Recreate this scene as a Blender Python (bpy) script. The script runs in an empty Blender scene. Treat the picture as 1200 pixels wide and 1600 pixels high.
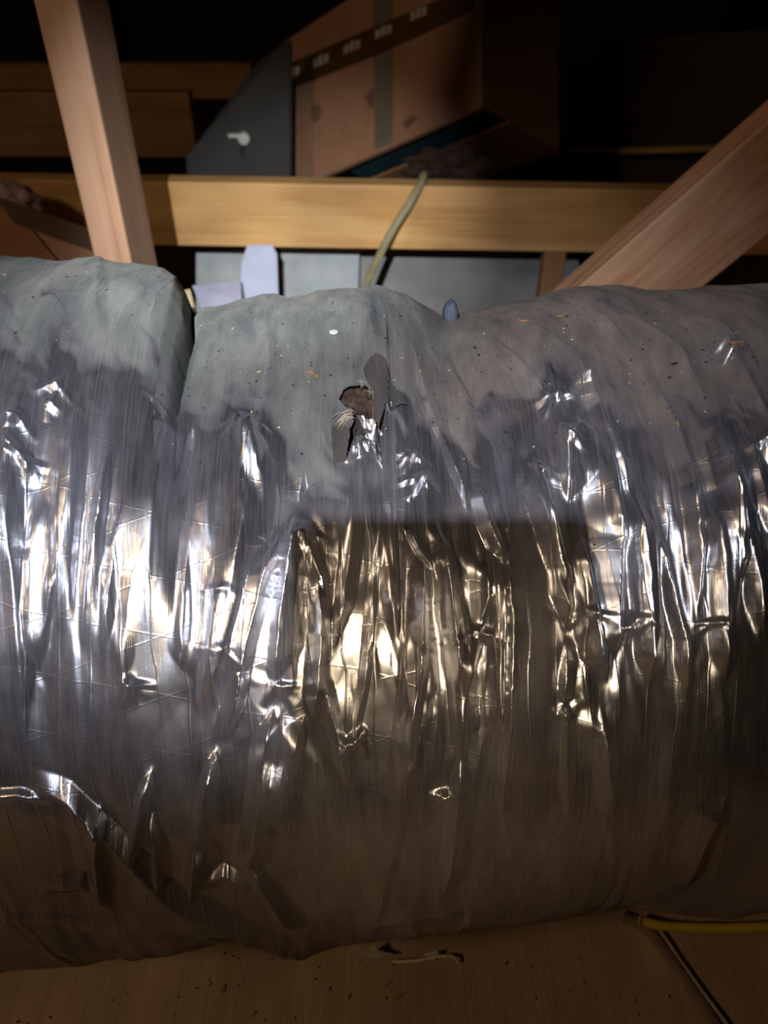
import bpy, bmesh, math, random
import numpy as np
from mathutils import Vector, Matrix

random.seed(7)
RNG = np.random.default_rng(11)
scene = bpy.context.scene
COL = scene.collection

# ------------------------------------------------------------------ camera
PITCH = math.radians(38)
CAM = np.array([0.0, -0.4525, 0.70])
FWD = np.array([0, math.cos(PITCH), -math.sin(PITCH)])
UPV = np.array([0, math.sin(PITCH), math.cos(PITCH)])
RGT = np.array([1.0, 0, 0])
cd = bpy.data.cameras.new('camera')
cd.sensor_fit = 'HORIZONTAL'
cd.sensor_width = 36
cd.lens = 36
cd.clip_start = 0.002
cd.dof.use_dof = True
cd.dof.focus_distance = 0.42
cd.dof.aperture_fstop = 11
cam = bpy.data.objects.new('camera', cd)
COL.objects.link(cam)
cam.location = CAM
cam.rotation_euler = (math.pi / 2 - PITCH, 0, 0)
scene.camera = cam

# ------------------------------------------------------------------ world, lights, exposure
scene.view_settings.view_transform = 'Standard'
scene.view_settings.look = 'None'
scene.view_settings.gamma = 1
scene.view_settings.use_curve_mapping = False
scene.view_settings.exposure = 0.15
w = bpy.data.worlds.new('attic_dark')
scene.world = w
w.use_nodes = True
w.node_tree.nodes['Background'].inputs[0].default_value = (0.9, 0.95, 1.0, 1)
w.node_tree.nodes['Background'].inputs[1].default_value = 0.004


def place(back, up, right):
    return CAM - back * FWD + up * UPV + right * RGT


def px_dir(px, py):
    return FWD + (px - 600) / 1200 * RGT - (py - 800) / 1200 * UPV


def spot(name, loc, target, power, size, blend, color, radius):
    l = bpy.data.lights.new(name, 'SPOT')
    l.energy = power
    l.spot_size = math.radians(size)
    l.spot_blend = blend
    l.color = color
    l.shadow_soft_size = radius
    o = bpy.data.objects.new(name, l)
    COL.objects.link(o)
    o.location = loc
    o.rotation_euler = (Vector(target) - Vector(loc)).to_track_quat('-Z', 'Y').to_euler()
    return o


LAMP = place(0.39, 0.027, -0.075)
fl = spot('headlamp_flood', LAMP, CAM + 0.40 * px_dir(410, 610), 35.0, 51, 1.0, (0.81, 0.87, 1.0), 0.004)
fl.rotation_euler.rotate_axis('Z', math.radians(14))
fl.scale = (1.0, 0.62, 1.0)   # beam squashed to stand in for unmodelled hand shade low down
spot('headlamp_beam', LAMP, CAM + 0.9 * px_dir(440, 345), 66.0, 23, 1.0, (0.95, 0.97, 1.0), 0.006)
spot('warm_fill_spot', place(-0.025, -0.11, 0.05), CAM + 0.40 * px_dir(660, 980), 2.0, 60, 1.0, (1.0, 0.78, 0.50), 0.012)  # unseen fill added to give the foil its gold glints
bl = bpy.data.lights.new('warm_fill_point', 'POINT')  # unseen fill light, added to warm the shadows and reflections
bl.energy = 18.0
bl.color = (1.0, 0.73, 0.48)
bl.shadow_soft_size = 0.12
bo = bpy.data.objects.new('warm_fill_point', bl)
COL.objects.link(bo)
bo.location = (-1.2, -0.95, 1.5)


# ------------------------------------------------------------------ helpers
def ray_plane(px, py, axis, val):
    d = px_dir(px, py)
    return CAM + d * (val - CAM[axis]) / d[axis]


def at_y(px, py, Y):
    return ray_plane(px, py, 1, Y)


def at_z(px, py, Z):
    return ray_plane(px, py, 2, Z)


def tag(o, label=None, cat=None, group=None, kind=None):
    if label: o['label'] = label
    if cat: o['category'] = cat
    if group: o['group'] = group
    if kind: o['kind'] = kind
    return o


def link(name, me, mat=None, parent=None, matrix=None):
    o = bpy.data.objects.new(name, me)
    COL.objects.link(o)
    if mat is not None and not me.materials:
        me.materials.append(mat)
    if matrix is not None:
        o.matrix_world = matrix
    if parent is not None:
        o.parent = parent
    return o


def mesh_bm(name, bm, smooth=False):
    me = bpy.data.meshes.new(name)
    bmesh.ops.recalc_face_normals(bm, faces=bm.faces)
    bm.to_mesh(me)
    bm.free()
    if smooth:
        me.shade_smooth()
    return me


def frame(origin, x, y=None, z=None):
    x = Vector(x).normalized()
    if z is not None:
        y = Vector(z).cross(x).normalized()
        z = x.cross(y)
    else:
        z = x.cross(Vector(y)).normalized()
        y = z.cross(x)
    m = Matrix((x, y, z)).transposed().to_4x4()
    m.translation = Vector(origin)
    return m


def box_bm(x0, x1, y0, y1, z0, z1, bevel=0.0, seg=2, bm=None):
    bm = bm or bmesh.new()
    r = bmesh.ops.create_cube(bm, size=1)
    vs = r['verts']
    for v in vs:
        v.co = Vector((x0 if v.co.x < 0 else x1, y0 if v.co.y < 0 else y1, z0 if v.co.z < 0 else z1))
    if bevel:
        es = list({e for v in vs for e in v.link_edges})
        bmesh.ops.bevel(bm, geom=es, offset=bevel, segments=seg, affect='EDGES', profile=0.5)
    return bm


def tube_mesh(name, pts, ra, rb=None, n=8, sub=6, wide=None):
    """swept elliptical tube along a smoothed polyline"""
    P = np.array(pts, float)
    t = np.arange(len(P))
    T = np.linspace(0, len(P) - 1, (len(P) - 1) * sub + 1)

    def cr(tt):
        i = int(min(max(math.floor(tt), 0), len(P) - 2))
        f = tt - i
        p0, p1, p2, p3 = P[max(i - 1, 0)], P[i], P[i + 1], P[min(i + 2, len(P) - 1)]
        return 0.5 * ((2 * p1) + (-p0 + p2) * f + (2 * p0 - 5 * p1 + 4 * p2 - p3) * f * f + (-p0 + 3 * p1 - 3 * p2 + p3) * f ** 3)
    Q = np.array([cr(tt) for tt in T])
    rb = rb or ra
    vs, fs = [], []
    for k in range(len(Q)):
        d = Q[min(k + 1, len(Q) - 1)] - Q[max(k - 1, 0)]
        d /= np.linalg.norm(d)
        s = np.array(wide if wide is not None else (0.3, 0.2, 0.9), float)
        s = s - d * s.dot(d)
        s /= np.linalg.norm(s)
        q = np.cross(d, s)
        for j in range(n):
            a = 2 * math.pi * j / n
            vs.append(Q[k] + s * ra * math.cos(a) + q * rb * math.sin(a))
    for k in range(len(Q) - 1):
        for j in range(n):
            a, b = k * n + j, k * n + (j + 1) % n
            fs.append((a, b, b + n, a + n))
    fs.append(tuple(range(n)))
    fs.append(tuple(reversed(range((len(Q) - 1) * n, len(Q) * n))))
    me = bpy.data.meshes.new(name)
    me.from_pydata([tuple(v) for v in vs], [], fs)
    me.shade_smooth()
    return me


# ------------------------------------------------------------------ materials
def mat(name):
    m = bpy.data.materials.new(name)
    m.use_nodes = True
    nt = m.node_tree
    return m, nt, nt.nodes['Principled BSDF']


def N(nt, typ, **kw):
    n = nt.nodes.new(typ)
    for k, v in kw.items():
        if k in n.inputs.keys():
            n.inputs[k].default_value = v
        else:
            setattr(n, k, v)
    return n


def ramp(nt, fac, stops):
    r = nt.nodes.new('ShaderNodeValToRGB')
    el = r.color_ramp.elements
    while len(el) < len(stops):
        el.new(0.5)
    for e, (p, c) in zip(el, stops):
        e.position = p
        e.color = (*c, 1) if len(c) == 3 else c
    nt.links.new(fac, r.inputs[0])
    return r.outputs[0]


def coords(nt, scale, out='Object', rot=(0, 0, 0)):
    tc = nt.nodes.new('ShaderNodeTexCoord')
    mp = nt.nodes.new('ShaderNodeMapping')
    mp.inputs['Scale'].default_value = scale
    mp.inputs['Rotation'].default_value = rot
    nt.links.new(tc.outputs[out], mp.inputs[0])
    return mp.outputs[0]


def wood(name, dark, mid, light, ring=26.0, rough=0.7, knots=True, seed=0.0):
    m, nt, b = mat(name)
    L = nt.links
    v = coords(nt, (1.0, 9.0, 9.0))
    add = N(nt, 'ShaderNodeVectorMath', operation='ADD')
    add.inputs[1].default_value = (seed, seed * 1.7, seed * 0.6)
    L.new(v, add.inputs[0])
    n1 = N(nt, 'ShaderNodeTexNoise', Scale=2.2, Detail=3.0, Roughness=0.5, Distortion=0.6)
    L.new(add.outputs[0], n1.inputs['Vector'])
    mul = N(nt, 'ShaderNodeMath', operation='MULTIPLY')
    mul.inputs[1].default_value = ring
    L.new(n1.outputs[0], mul.inputs[0])
    sn = N(nt, 'ShaderNodeMath', operation='SINE')
    L.new(mul.outputs[0], sn.inputs[0])
    fib_v = coords(nt, (6.0, 340.0, 340.0))
    n2 = N(nt, 'ShaderNodeTexNoise', Scale=1.0, Detail=4.0)
    L.new(fib_v, n2.inputs['Vector'])
    mr = N(nt, 'ShaderNodeMapRange')
    mr.inputs[1].default_value = -1.6
    mr.inputs[2].default_value = 1.4
    L.new(sn.outputs[0], mr.inputs[0])
    mx = N(nt, 'ShaderNodeMath', operation='MULTIPLY_ADD')
    mx.inputs[1].default_value = 0.55
    L.new(mr.outputs[0], mx.inputs[0])
    mul2 = N(nt, 'ShaderNodeMath', operation='MULTIPLY')
    mul2.inputs[1].default_value = 0.6
    L.new(n2.outputs[0], mul2.inputs[0])
    L.new(mul2.outputs[0], mx.inputs[2])
    c = ramp(nt, mx.outputs[0], [(0.12, dark), (0.45, mid), (0.85, light)])
    # blotches of age
    n3 = N(nt, 'ShaderNodeTexNoise', Scale=7.0, Detail=4.0)
    L.new(coords(nt, (1, 2, 2)), n3.inputs['Vector'])
    mixc = N(nt, 'ShaderNodeMix', data_type='RGBA', blend_type='MULTIPLY')
    mixc.inputs[0].default_value = 1.0
    L.new(c, mixc.inputs[6])
    L.new(ramp(nt, n3.outputs[0], [(0.3, (0.72, 0.70, 0.70)), (0.7, (1, 1, 1))]), mixc.inputs[7])
    L.new(mixc.outputs[2], b.inputs['Base Color'])
    b.inputs['Roughness'].default_value = rough
    bp = N(nt, 'ShaderNodeBump', Strength=0.35, Distance=0.0006)
    L.new(mx.outputs[0], bp.inputs['Height'])
    L.new(bp.outputs[0], b.inputs['Normal'])
    return m


def plain(name, c1, c2, scale=40.0, rough=0.8, bump=0.0, metallic=0.0, stretch=(1, 1, 1), detail=5.0):
    m, nt, b = mat(name)
    n = N(nt, 'ShaderNodeTexNoise', Scale=scale, Detail=detail)
    nt.links.new(coords(nt, stretch), n.inputs['Vector'])
    nt.links.new(ramp(nt, n.outputs[0], [(0.3, c1), (0.7, c2)]), b.inputs['Base Color'])
    b.inputs['Roughness'].default_value = rough
    b.inputs['Metallic'].default_value = metallic
    if bump:
        bp = N(nt, 'ShaderNodeBump', Strength=0.6, Distance=bump)
        nt.links.new(n.outputs[0], bp.inputs['Height'])
        nt.links.new(bp.outputs[0], b.inputs['Normal'])
    return m


M_stud = wood('stud_wood', (0.50, 0.25, 0.14), (0.72, 0.41, 0.25), (0.84, 0.52, 0.33), 18, seed=1.3)
M_brace = wood('brace_wood', (0.36, 0.16, 0.075), (0.62, 0.33, 0.18), (0.74, 0.44, 0.26), 34, seed=4.1)
M_beam = wood('beam_wood', (0.46, 0.22, 0.06), (0.66, 0.36, 0.12), (0.78, 0.47, 0.18), 14, seed=7.7)
M_rafter = wood('rafter_wood', (0.20, 0.09, 0.03), (0.33, 0.16, 0.06), (0.42, 0.22, 0.09), 16, seed=2.2)
M_ply = wood('floor_plywood', (0.27, 0.17, 0.09), (0.43, 0.285, 0.155), (0.55, 0.37, 0.21), 9, rough=0.85, seed=5.5)
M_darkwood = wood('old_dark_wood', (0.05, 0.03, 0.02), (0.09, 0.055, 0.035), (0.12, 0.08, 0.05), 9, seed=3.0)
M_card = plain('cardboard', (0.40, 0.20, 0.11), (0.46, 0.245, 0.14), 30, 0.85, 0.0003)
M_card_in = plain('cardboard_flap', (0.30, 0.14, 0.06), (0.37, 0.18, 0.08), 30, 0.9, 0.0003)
M_tape = plain('brown_tape', (0.085, 0.045, 0.014), (0.12, 0.065, 0.022), 25, 0.35)
M_print = plain('tape_print', (0.50, 0.46, 0.36), (0.62, 0.58, 0.46), 60, 0.5)
M_stamp = plain('box_stamp', (0.20, 0.09, 0.055), (0.26, 0.12, 0.07), 60, 0.9)
M_teal = plain('teal_board', (0.012, 0.05, 0.065), (0.02, 0.07, 0.085), 40, 0.6)
M_dark = plain('dark_stuffing', (0.012, 0.006, 0.003), (0.05, 0.022, 0.008), 60, 0.9, 0.003)
M_drywall = plain('grey_drywall', (0.36, 0.39, 0.39), (0.50, 0.53, 0.52), 18, 0.9, 0.0004)
M_drywall2 = plain('darker_drywall', (0.20, 0.20, 0.19), (0.30, 0.30, 0.28), 14, 0.9, 0.0004)  # darker grey for the long right-hand sheet
M_bluepaper = plain('pale_blue_plastic', (0.50, 0.54, 0.70), (0.58, 0.62, 0.76), 20, 0.6)
M_lilac = plain('lilac_paper', (0.40, 0.40, 0.52), (0.52, 0.52, 0.64), 20, 0.7)
M_white = plain('white_plastic', (0.6, 0.62, 0.6), (0.72, 0.74, 0.72), 30, 0.5)
M_grey = plain('grey_panel', (0.045, 0.044, 0.042), (0.065, 0.063, 0.06), 12, 0.85)
M_black = plain('black_paint', (0.012, 0.012, 0.014), (0.02, 0.02, 0.022), 20, 0.6)
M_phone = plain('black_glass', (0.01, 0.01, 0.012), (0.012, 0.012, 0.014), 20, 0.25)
M_cable = plain('tan_cable_sheath', (0.24, 0.20, 0.10), (0.33, 0.28, 0.16), 60, 0.6)
M_dkcable = plain('brown_cable_sheath', (0.14, 0.08, 0.05), (0.22, 0.135, 0.085), 80, 0.8, 0.0003)
M_ltcable = plain('cream_cable_edge', (0.30, 0.24, 0.15), (0.42, 0.35, 0.23), 60, 0.7)
M_yellow = plain('yellow_sheath', (0.50, 0.34, 0.02), (0.62, 0.43, 0.04), 40, 0.5)
M_chip = plain('wood_chip', (0.30, 0.13, 0.03), (0.42, 0.22, 0.07), 200, 0.8)
M_straw = plain('straw', (0.50, 0.40, 0.20), (0.65, 0.53, 0.30), 200, 0.8)
M_speck = plain('dirt_speck', (0.008, 0.006, 0.005), (0.03, 0.022, 0.016), 300, 0.9)
M_paper = plain('torn_paper', (0.62, 0.55, 0.38), (0.78, 0.72, 0.54), 60, 0.8)
M_pink = plain('pink_plastic', (0.36, 0.24, 0.23), (0.46, 0.32, 0.30), 30, 0.5)
M_insul = plain('brown_insulation', (0.008, 0.005, 0.003), (0.115, 0.066, 0.043), 170, 0.95, 0.006, detail=8)
M_fibre = plain('glass_fibre', (0.5, 0.42, 0.3), (0.65, 0.55, 0.4), 100, 0.6)
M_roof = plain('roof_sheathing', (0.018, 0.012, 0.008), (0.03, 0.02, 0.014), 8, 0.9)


def foil_material():
    m, nt, b = mat('foil_jacket')
    L = nt.links
    uv = nt.nodes.new('ShaderNodeUVMap')
    uv.uv_map = 'UVMap'
    sep = nt.nodes.new('ShaderNodeSeparateXYZ')
    # slow wander so the reinforcing threads are not ruler-straight
    wn = N(nt, 'ShaderNodeTexNoise', Scale=14.0, Detail=2.0)
    L.new(uv.outputs[0], wn.inputs['Vector'])
    wv = N(nt, 'ShaderNodeVectorMath', operation='MULTIPLY_ADD')
    wv.inputs[1].default_value = (0.016, 0.010, 0)
    L.new(wn.outputs['Color'], wv.inputs[0])
    L.new(uv.outputs[0], wv.inputs[2])
    L.new(wv.outputs[0], sep.inputs[0])

    def math_(op, a, b_=None, c=None):
        n = N(nt, 'ShaderNodeMath', operation=op)
        for i, x in enumerate((a, b_, c)):
            if x is None: continue
            if isinstance(x, (int, float)):
                n.inputs[i].default_value = x
            else:
                L.new(x, n.inputs[i])
        return n.outputs[0]

    def lines(ku, kv, period, width):
        s = math_('ADD', math_('MULTIPLY', sep.outputs[0], ku), math_('MULTIPLY', sep.outputs[1], kv))
        t = math_('ABSOLUTE', math_('SUBTRACT', math_('FRACT', math_('DIVIDE', s, period)), 0.5))
        r = N(nt, 'ShaderNodeMapRange')
        r.interpolation_type = 'SMOOTHSTEP'
        r.inputs[1].default_value = 0.0
        r.inputs[2].default_value = width / period
        r.inputs[3].default_value = 1.0
        r.inputs[4].default_value = 0.0
        L.new(t, r.inputs[0])
        return r.outputs[0]
    l1 = lines(1, 0, 0.0155, 0.0008)
    l2 = lines(-0.30, 1, 0.030, 0.0007)
    l3 = lines(0.24, 1, 0.030, 0.0007)
    thread = math_('MAXIMUM', l1, math_('MAXIMUM', math_('MULTIPLY', l2, 0.28), math_('MULTIPLY', l3, 0.28)))
    # vertical brushed streaks + fine crinkle
    mp = nt.nodes.new('ShaderNodeMapping')
    mp.inputs['Scale'].default_value = (900, 28, 1)
    L.new(uv.outputs[0], mp.inputs[0])
    st = N(nt, 'ShaderNodeTexNoise', Scale=1.0, Detail=4.0, Roughness=0.6)
    L.new(mp.outputs[0], st.inputs['Vector'])
    mp2 = nt.nodes.new('ShaderNodeMapping')
    mp2.inputs['Scale'].default_value = (150, 60, 1)
    L.new(uv.outputs[0], mp2.inputs[0])
    cr = N(nt, 'ShaderNodeTexVoronoi', feature='F1', Scale=1.0)
    L.new(mp2.outputs[0], cr.inputs['Vector'])
    att = nt.nodes.new('ShaderNodeAttribute')
    att.attribute_name = 'crumple'
    h = math_('ADD', math_('MULTIPLY', thread, 0.45), math_('MULTIPLY', st.outputs[0], 0.42))
    h = math_('ADD', h, math_('MULTIPLY', math_('MULTIPLY', cr.outputs[0], att.outputs['Fac']), 0.3))
    bp = N(nt, 'ShaderNodeBump', Strength=0.55, Distance=0.0006)
    L.new(h, bp.inputs['Height'])
    b.inputs['Metallic'].default_value = 1.0
    b.inputs['Base Color'].default_value = (0.62, 0.62, 0.65, 1)
    rn = N(nt, 'ShaderNodeTexNoise', Scale=35.0, Detail=4.0)
    L.new(uv.outputs[0], rn.inputs['Vector'])
    rr = N(nt, 'ShaderNodeMapRange')
    rr.inputs[1].default_value = 0.3
    rr.inputs[2].default_value = 0.7
    rr.inputs[3].default_value = 0.21
    rr.inputs[4].default_value = 0.33
    L.new(rn.outputs[0], rr.inputs[0])
    L.new(rr.outputs[0], b.inputs['Roughness'])
    L.new(bp.outputs[0], b.inputs['Normal'])
    # dust film, with painted lamp tint and floor reflection
    d = N(nt, 'ShaderNodeBsdfDiffuse', Roughness=0.5)
    dmp = nt.nodes.new('ShaderNodeMapping')
    dmp.inputs['Scale'].default_value = (1.0, 0.32, 1)
    L.new(uv.outputs[0], dmp.inputs[0])
    dn = N(nt, 'ShaderNodeTexNoise', Scale=42.0, Detail=8.0, Roughness=0.68, Distortion=0.3)
    L.new(dmp.outputs[0], dn.inputs['Vector'])
    lit_dust_tone = nt.nodes.new('ShaderNodeAttribute')
    lit_dust_tone.attribute_name = 'lit_dust_tone'
    cm = N(nt, 'ShaderNodeMix', data_type='RGBA')
    L.new(lit_dust_tone.outputs['Fac'], cm.inputs[0])
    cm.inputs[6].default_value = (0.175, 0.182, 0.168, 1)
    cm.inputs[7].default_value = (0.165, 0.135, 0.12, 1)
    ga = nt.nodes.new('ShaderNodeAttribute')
    ga.attribute_name = 'dust_reflect'
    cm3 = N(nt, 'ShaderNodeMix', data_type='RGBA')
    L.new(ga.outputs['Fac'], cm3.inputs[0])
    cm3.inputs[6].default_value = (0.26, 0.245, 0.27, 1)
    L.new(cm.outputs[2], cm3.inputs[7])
    cm2 = N(nt, 'ShaderNodeMix', data_type='RGBA', blend_type='MULTIPLY')
    cm2.inputs[0].default_value = 1.0
    L.new(cm3.outputs[2], cm2.inputs[6])
    L.new(ramp(nt, dn.outputs[0], [(0.30, (0.52, 0.54, 0.60)), (0.5, (0.85, 0.85, 0.85)), (0.70, (1.25, 1.22, 1.18))]), cm2.inputs[7])
    L.new(cm2.outputs[2], d.inputs['Color'])
    db = N(nt, 'ShaderNodeBump', Strength=0.8, Distance=0.0006)
    L.new(h, db.inputs['Height'])
    L.new(db.outputs[0], d.inputs['Normal'])
    da = nt.nodes.new('ShaderNodeAttribute')
    da.attribute_name = 'dust'
    f2 = math_('MULTIPLY_ADD', math_('SUBTRACT', st.outputs[0], 0.5), 0.5, da.outputs['Fac'])
    f2 = math_('MINIMUM', math_('MAXIMUM', f2, 0.0), 1.0)
    mix = nt.nodes.new('ShaderNodeMixShader')
    L.new(f2, mix.inputs[0])
    L.new(b.outputs[0], mix.inputs[1])
    L.new(d.outputs[0], mix.inputs[2])
    L.new(mix.outputs[0], nt.nodes['Material Output'].inputs[0])
    return m


M_foil = foil_material()


# ------------------------------------------------------------------ setting
def lumber(name, A, B, wide, width, thick, material, parent=None, bevel=0.002, bow=0.0):
    """board from A to B (centre line); width measured along `wide`, thickness across"""
    A, B = Vector(A), Vector(B)
    ln = (B - A).length
    bm = box_bm(0, ln, -thick / 2, thick / 2, -width / 2, width / 2, bevel, 2)
    cuts = max(2, int(ln / 0.12))
    for k in range(1, cuts):
        g = bm.verts[:] + bm.edges[:] + bm.faces[:]
        bmesh.ops.bisect_plane(bm, geom=g, plane_co=(ln * k / cuts, 0, 0), plane_no=(1, 0, 0))
    rr = random.Random(hash(name) % 1000 + int(ln * 1000))
    for v in bm.verts:
        s = v.co.x / ln
        v.co.z += bow * math.sin(math.pi * s) + 0.0006 * math.sin(9 * s + ln)
        v.co.y += 0.0006 * math.sin(7 * s + 2 * ln)
    me = mesh_bm(name, bm)
    return link(name, me, material, parent, frame(A, B - A, z=wide))


def simple_box(name, x0, x1, y0, y1, z0, z1, material, bevel=0.0, kind=None):
    c = Vector(((x0 + x1) / 2, (y0 + y1) / 2, (z0 + z1) / 2))
    bm = box_bm(x0 - c.x, x1 - c.x, y0 - c.y, y1 - c.y, z0 - c.z, z1 - c.z, bevel)
    o = link(name, mesh_bm(name, bm), material)
    o.location = c
    if kind: o['kind'] = kind
    return o


WX0, WX1, WY0, WY1 = -1.6, 1.7, -1.8, 2.9
# plywood deck in front of and under the duct: two sheets with a joint, on the dark subfloor
floor = simple_box('floor', WX0, WX1, WY0, WY1, -0.06, -0.0185, M_darkwood, kind='structure')
for x0, x1 in ((WX0, -0.62), (-0.617, 0.601), (0.604, WX1)):
    bm = box_bm(-(WY0 - 0.62) * 0 + WY0 + 0.01, 0.62, -(x1 - x0) / 2, (x1 - x0) / 2, -0.009, 0.009, 0.0015)
    sh = link('plywood_sheet', mesh_bm('plywood_sheet', bm), M_ply, None, frame(((x0 + x1) / 2, 0, -0.0095), (0, 1, 0), z=(0, 0, 1)))
    mw = sh.matrix_world.copy()
    sh.parent = floor
    sh.matrix_parent_inverse = Matrix.Translation(-floor.location)
simple_box('wall_back', WX0, WX1, WY1, WY1 + 0.05, -0.06, 2.1, M_roof, kind='structure')
simple_box('wall_left', WX0 - 0.05, WX0, WY0, WY1, -0.06, 2.1, M_roof, kind='structure')
simple_box('wall_right', WX1, WX1 + 0.05, WY0, WY1, -0.06, 2.1, M_roof, kind='structure')
simple_box('wall_front', WX0, WX1, WY0 - 0.05, WY0, -0.06, 2.1, M_roof, kind='structure')
simple_box('ceiling', WX0, WX1, WY0, WY1, 2.1, 2.15, M_roof, kind='structure')

# upright stud left of the duct's crease
sx0, sx1 = -0.300, -0.262
st = lumber('upright_stud', ((sx0 + sx1) / 2, 0.336 + 0.0445, -0.001), ((sx0 + sx1) / 2, 0.336 + 0.0445, 2.099), (1, 0, 0), 0.038, 0.089, M_stud, bevel=0.0025)
tag(st, 'pinkish upright wooden stud standing behind the left end of the duct', 'stud')

# diagonal brace on the right
a = at_y(900, 453, 0.28)
d = np.array([0.6906, 0, 0.7232])
nrm = np.array([0.7232, 0, -0.6906])
c0 = a + nrm * 0.0445 + np.array([0, 0.019, 0])
br = lumber('diagonal_brace', c0 - d * 0.52, c0 + d * 1.9, nrm, 0.089, 0.038, M_brace, bevel=0.002)
tag(br, 'slanting reddish wooden brace rising to the right behind the duct', 'brace')

# horizontal beam across the back
bA, bB = at_y(245, 284, 0.69), at_y(1000, 297, 0.69)
dirb = (bB - bA) / np.linalg.norm(bB - bA)
mid = bA - np.array([0, 0, 0.0455]) + np.array([0, 0.019, 0])
beam = lumber('horizontal_beam', mid - dirb * ((mid[0] - WX0) / dirb[0] - 0.002), mid + dirb * ((WX1 - mid[0]) / dirb[0] - 0.002), (0, 0, 1), 0.091, 0.038, M_beam, bevel=0.003)
tag(beam, 'long horizontal yellowish wooden beam crossing behind the duct', 'beam')

# ------------------------------------------------------------------ the duct
DR = 0.25
DZ = 0.247
YAW = math.radians(3.0)
AX = np.array([math.cos(YAW), math.sin(YAW), 0])
BX = np.array([math.sin(YAW), -math.cos(YAW), 0])
DO = np.array([0, 0, DZ])


def spacing(lo, hi, n, coarse_lo, coarse_hi, nc, dense=None):
    t = np.linspace(lo, hi, 4000)
    wgt = np.ones_like(t)
    if dense:
        a_, b_, k = dense
        s = (hi - lo) * 0.02
        wgt += (k - 1) / (1 + np.exp(-(t - a_) / s)) / (1 + np.exp((t - b_) / s))
    cum = np.concatenate([[0], np.cumsum((wgt[1:] + wgt[:-1]) / 2)])
    core = np.interp(np.linspace(0, cum[-1], n), cum, t)
    a1 = coarse_lo + (lo - coarse_lo) * np.sin(np.linspace(0, math.pi / 2, nc, endpoint=False))
    b1 = hi + (coarse_hi - hi) * (1 - np.cos(np.linspace(0, math.pi / 2, nc + 1)[1:]))
    return np.concatenate([a1, core, b1])


ug = spacing(-0.40, 0.43, 1150, -1.25, 1.3, 40, dense=(-0.05, 0.03, 2.0))
tg = spacing(math.radians(-34), math.radians(122), 930, math.radians(-119), math.radians(241), 30, dense=(math.radians(48), math.radians(72), 1.8))
tg = tg[:-1]
nu, ntt = len(ug), len(tg)
U, T = np.meshgrid(ug, tg)


def duct_pt(U, T, R):
    return DO + U[..., None] * AX + (R * np.cos(T))[..., None] * BX + (R * np.sin(T))[..., None] * np.array([0, 0, 1.0])


P0 = duct_pt(U, T, np.full_like(U, DR))
Q = P0 - CAM
dep = Q @ FWD
PX = 600 + 1200 * (Q @ RGT) / dep
PY = 800 - 1200 * (Q @ UPV) / dep
TD = np.degrees(T)
# past the tangents keep the unrolled coordinate running on
top_t, bot_t = 111.0, -21.0
PY = np.where(TD > top_t, 460 - (TD - top_t) * 8, PY)
PY = np.where(TD < bot_t, 1497 + (bot_t - TD) * 9, PY)
SC = dep / 1200.0


def sstep(a_, b_, x):
    t = np.clip((x - a_) / (b_ - a_), 0, 1)
    return t * t * (3 - 2 * t)


def vnoise(X, Y, seed):
    r = np.random.default_rng(seed)
    tab = r.random((257, 257))
    i = np.floor(X).astype(int); j = np.floor(Y).astype(int)
    fx = X - i; fy = Y - j
    fx = fx * fx * (3 - 2 * fx); fy = fy * fy * (3 - 2 * fy)
    i0, i1, j0, j1 = i % 257, (i + 1) % 257, j % 257, (j + 1) % 257
    return (tab[i0, j0] * (1 - fx) + tab[i1, j0] * fx) * (1 - fy) + (tab[i0, j1] * (1 - fx) + tab[i1, j1] * fx) * fy - 0.5


def facet(X, Y, seed):
    """piecewise-linear noise: flat triangles with sharp creases, like crumpled foil"""
    r = np.random.default_rng(seed)
    tab = r.random((257, 257)) - 0.5
    i = np.floor(X).astype(int); j = np.floor(Y).astype(int)
    fx = X - i; fy = Y - j
    i0, i1, j0, j1 = i % 257, (i + 1) % 257, j % 257, (j + 1) % 257
    h00, h10, h01, h11 = tab[i0, j0], tab[i1, j0], tab[i0, j1], tab[i1, j1]
    lo = h00 + (h10 - h00) * fx + (h01 - h00) * fy
    hi = h11 + (h01 - h11) * (1 - fx) + (h10 - h11) * (1 - fy)
    return np.where(fx + fy < 1, lo, hi)


V = T * DR
H = np.zeros_like(U)

# slow lumps of the insulation
H += 0.007 * vnoise(U / 0.11 + 5, V / 0.16 + 3, 21) + 0.0035 * vnoise(U / 0.045 + 1, V / 0.10 + 8, 22)

# profile along the upper silhouette (the crest between the pinched bands)
tx = [-400, 0, 80, 160, 225, 255, 272, 284, 293, 300, 312, 350, 400, 415, 428, 450, 476, 500, 540, 580, 620, 655, 690, 705, 722, 760, 800, 850, 900, 950, 1010, 1060, 1100, 1200, 1600]
ty = [414, 415, 416, 413, 424, 430, 442, 465, 492, 496, 484, 479, 470, 466, 464, 467, 468, 459, 453, 451, 459, 476, 497, 497, 491, 482, 475, 464, 456, 455, 463, 458, 457, 456, 455]
crx = np.interp(PY, [440, 492, 540, 600, 660, 760], [300, 293, 280, 270, 262, 262])
WX = PX + (293 - crx) * np.exp(-((PX - crx) / 70.0) ** 2)
base_top = np.interp(WX, [0, 1200], [468, 450])
dtop = (base_top - np.interp(WX, tx, ty)) * 0.00049
H += (dtop + 0.002) * sstep(36, 92, TD)
bx = [-300, 0, 90, 180, 210, 270, 300, 360, 400, 440, 480, 530, 600, 690, 760, 820, 900, 960, 1000, 1030, 1100, 1150, 1200, 1500]
by = [1524, 1522, 1513, 1502, 1504, 1498, 1492, 1478, 1490, 1502, 1497, 1484, 1477, 1470, 1466, 1460, 1452, 1443, 1438, 1440, 1444, 1444, 1436, 1430]
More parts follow.
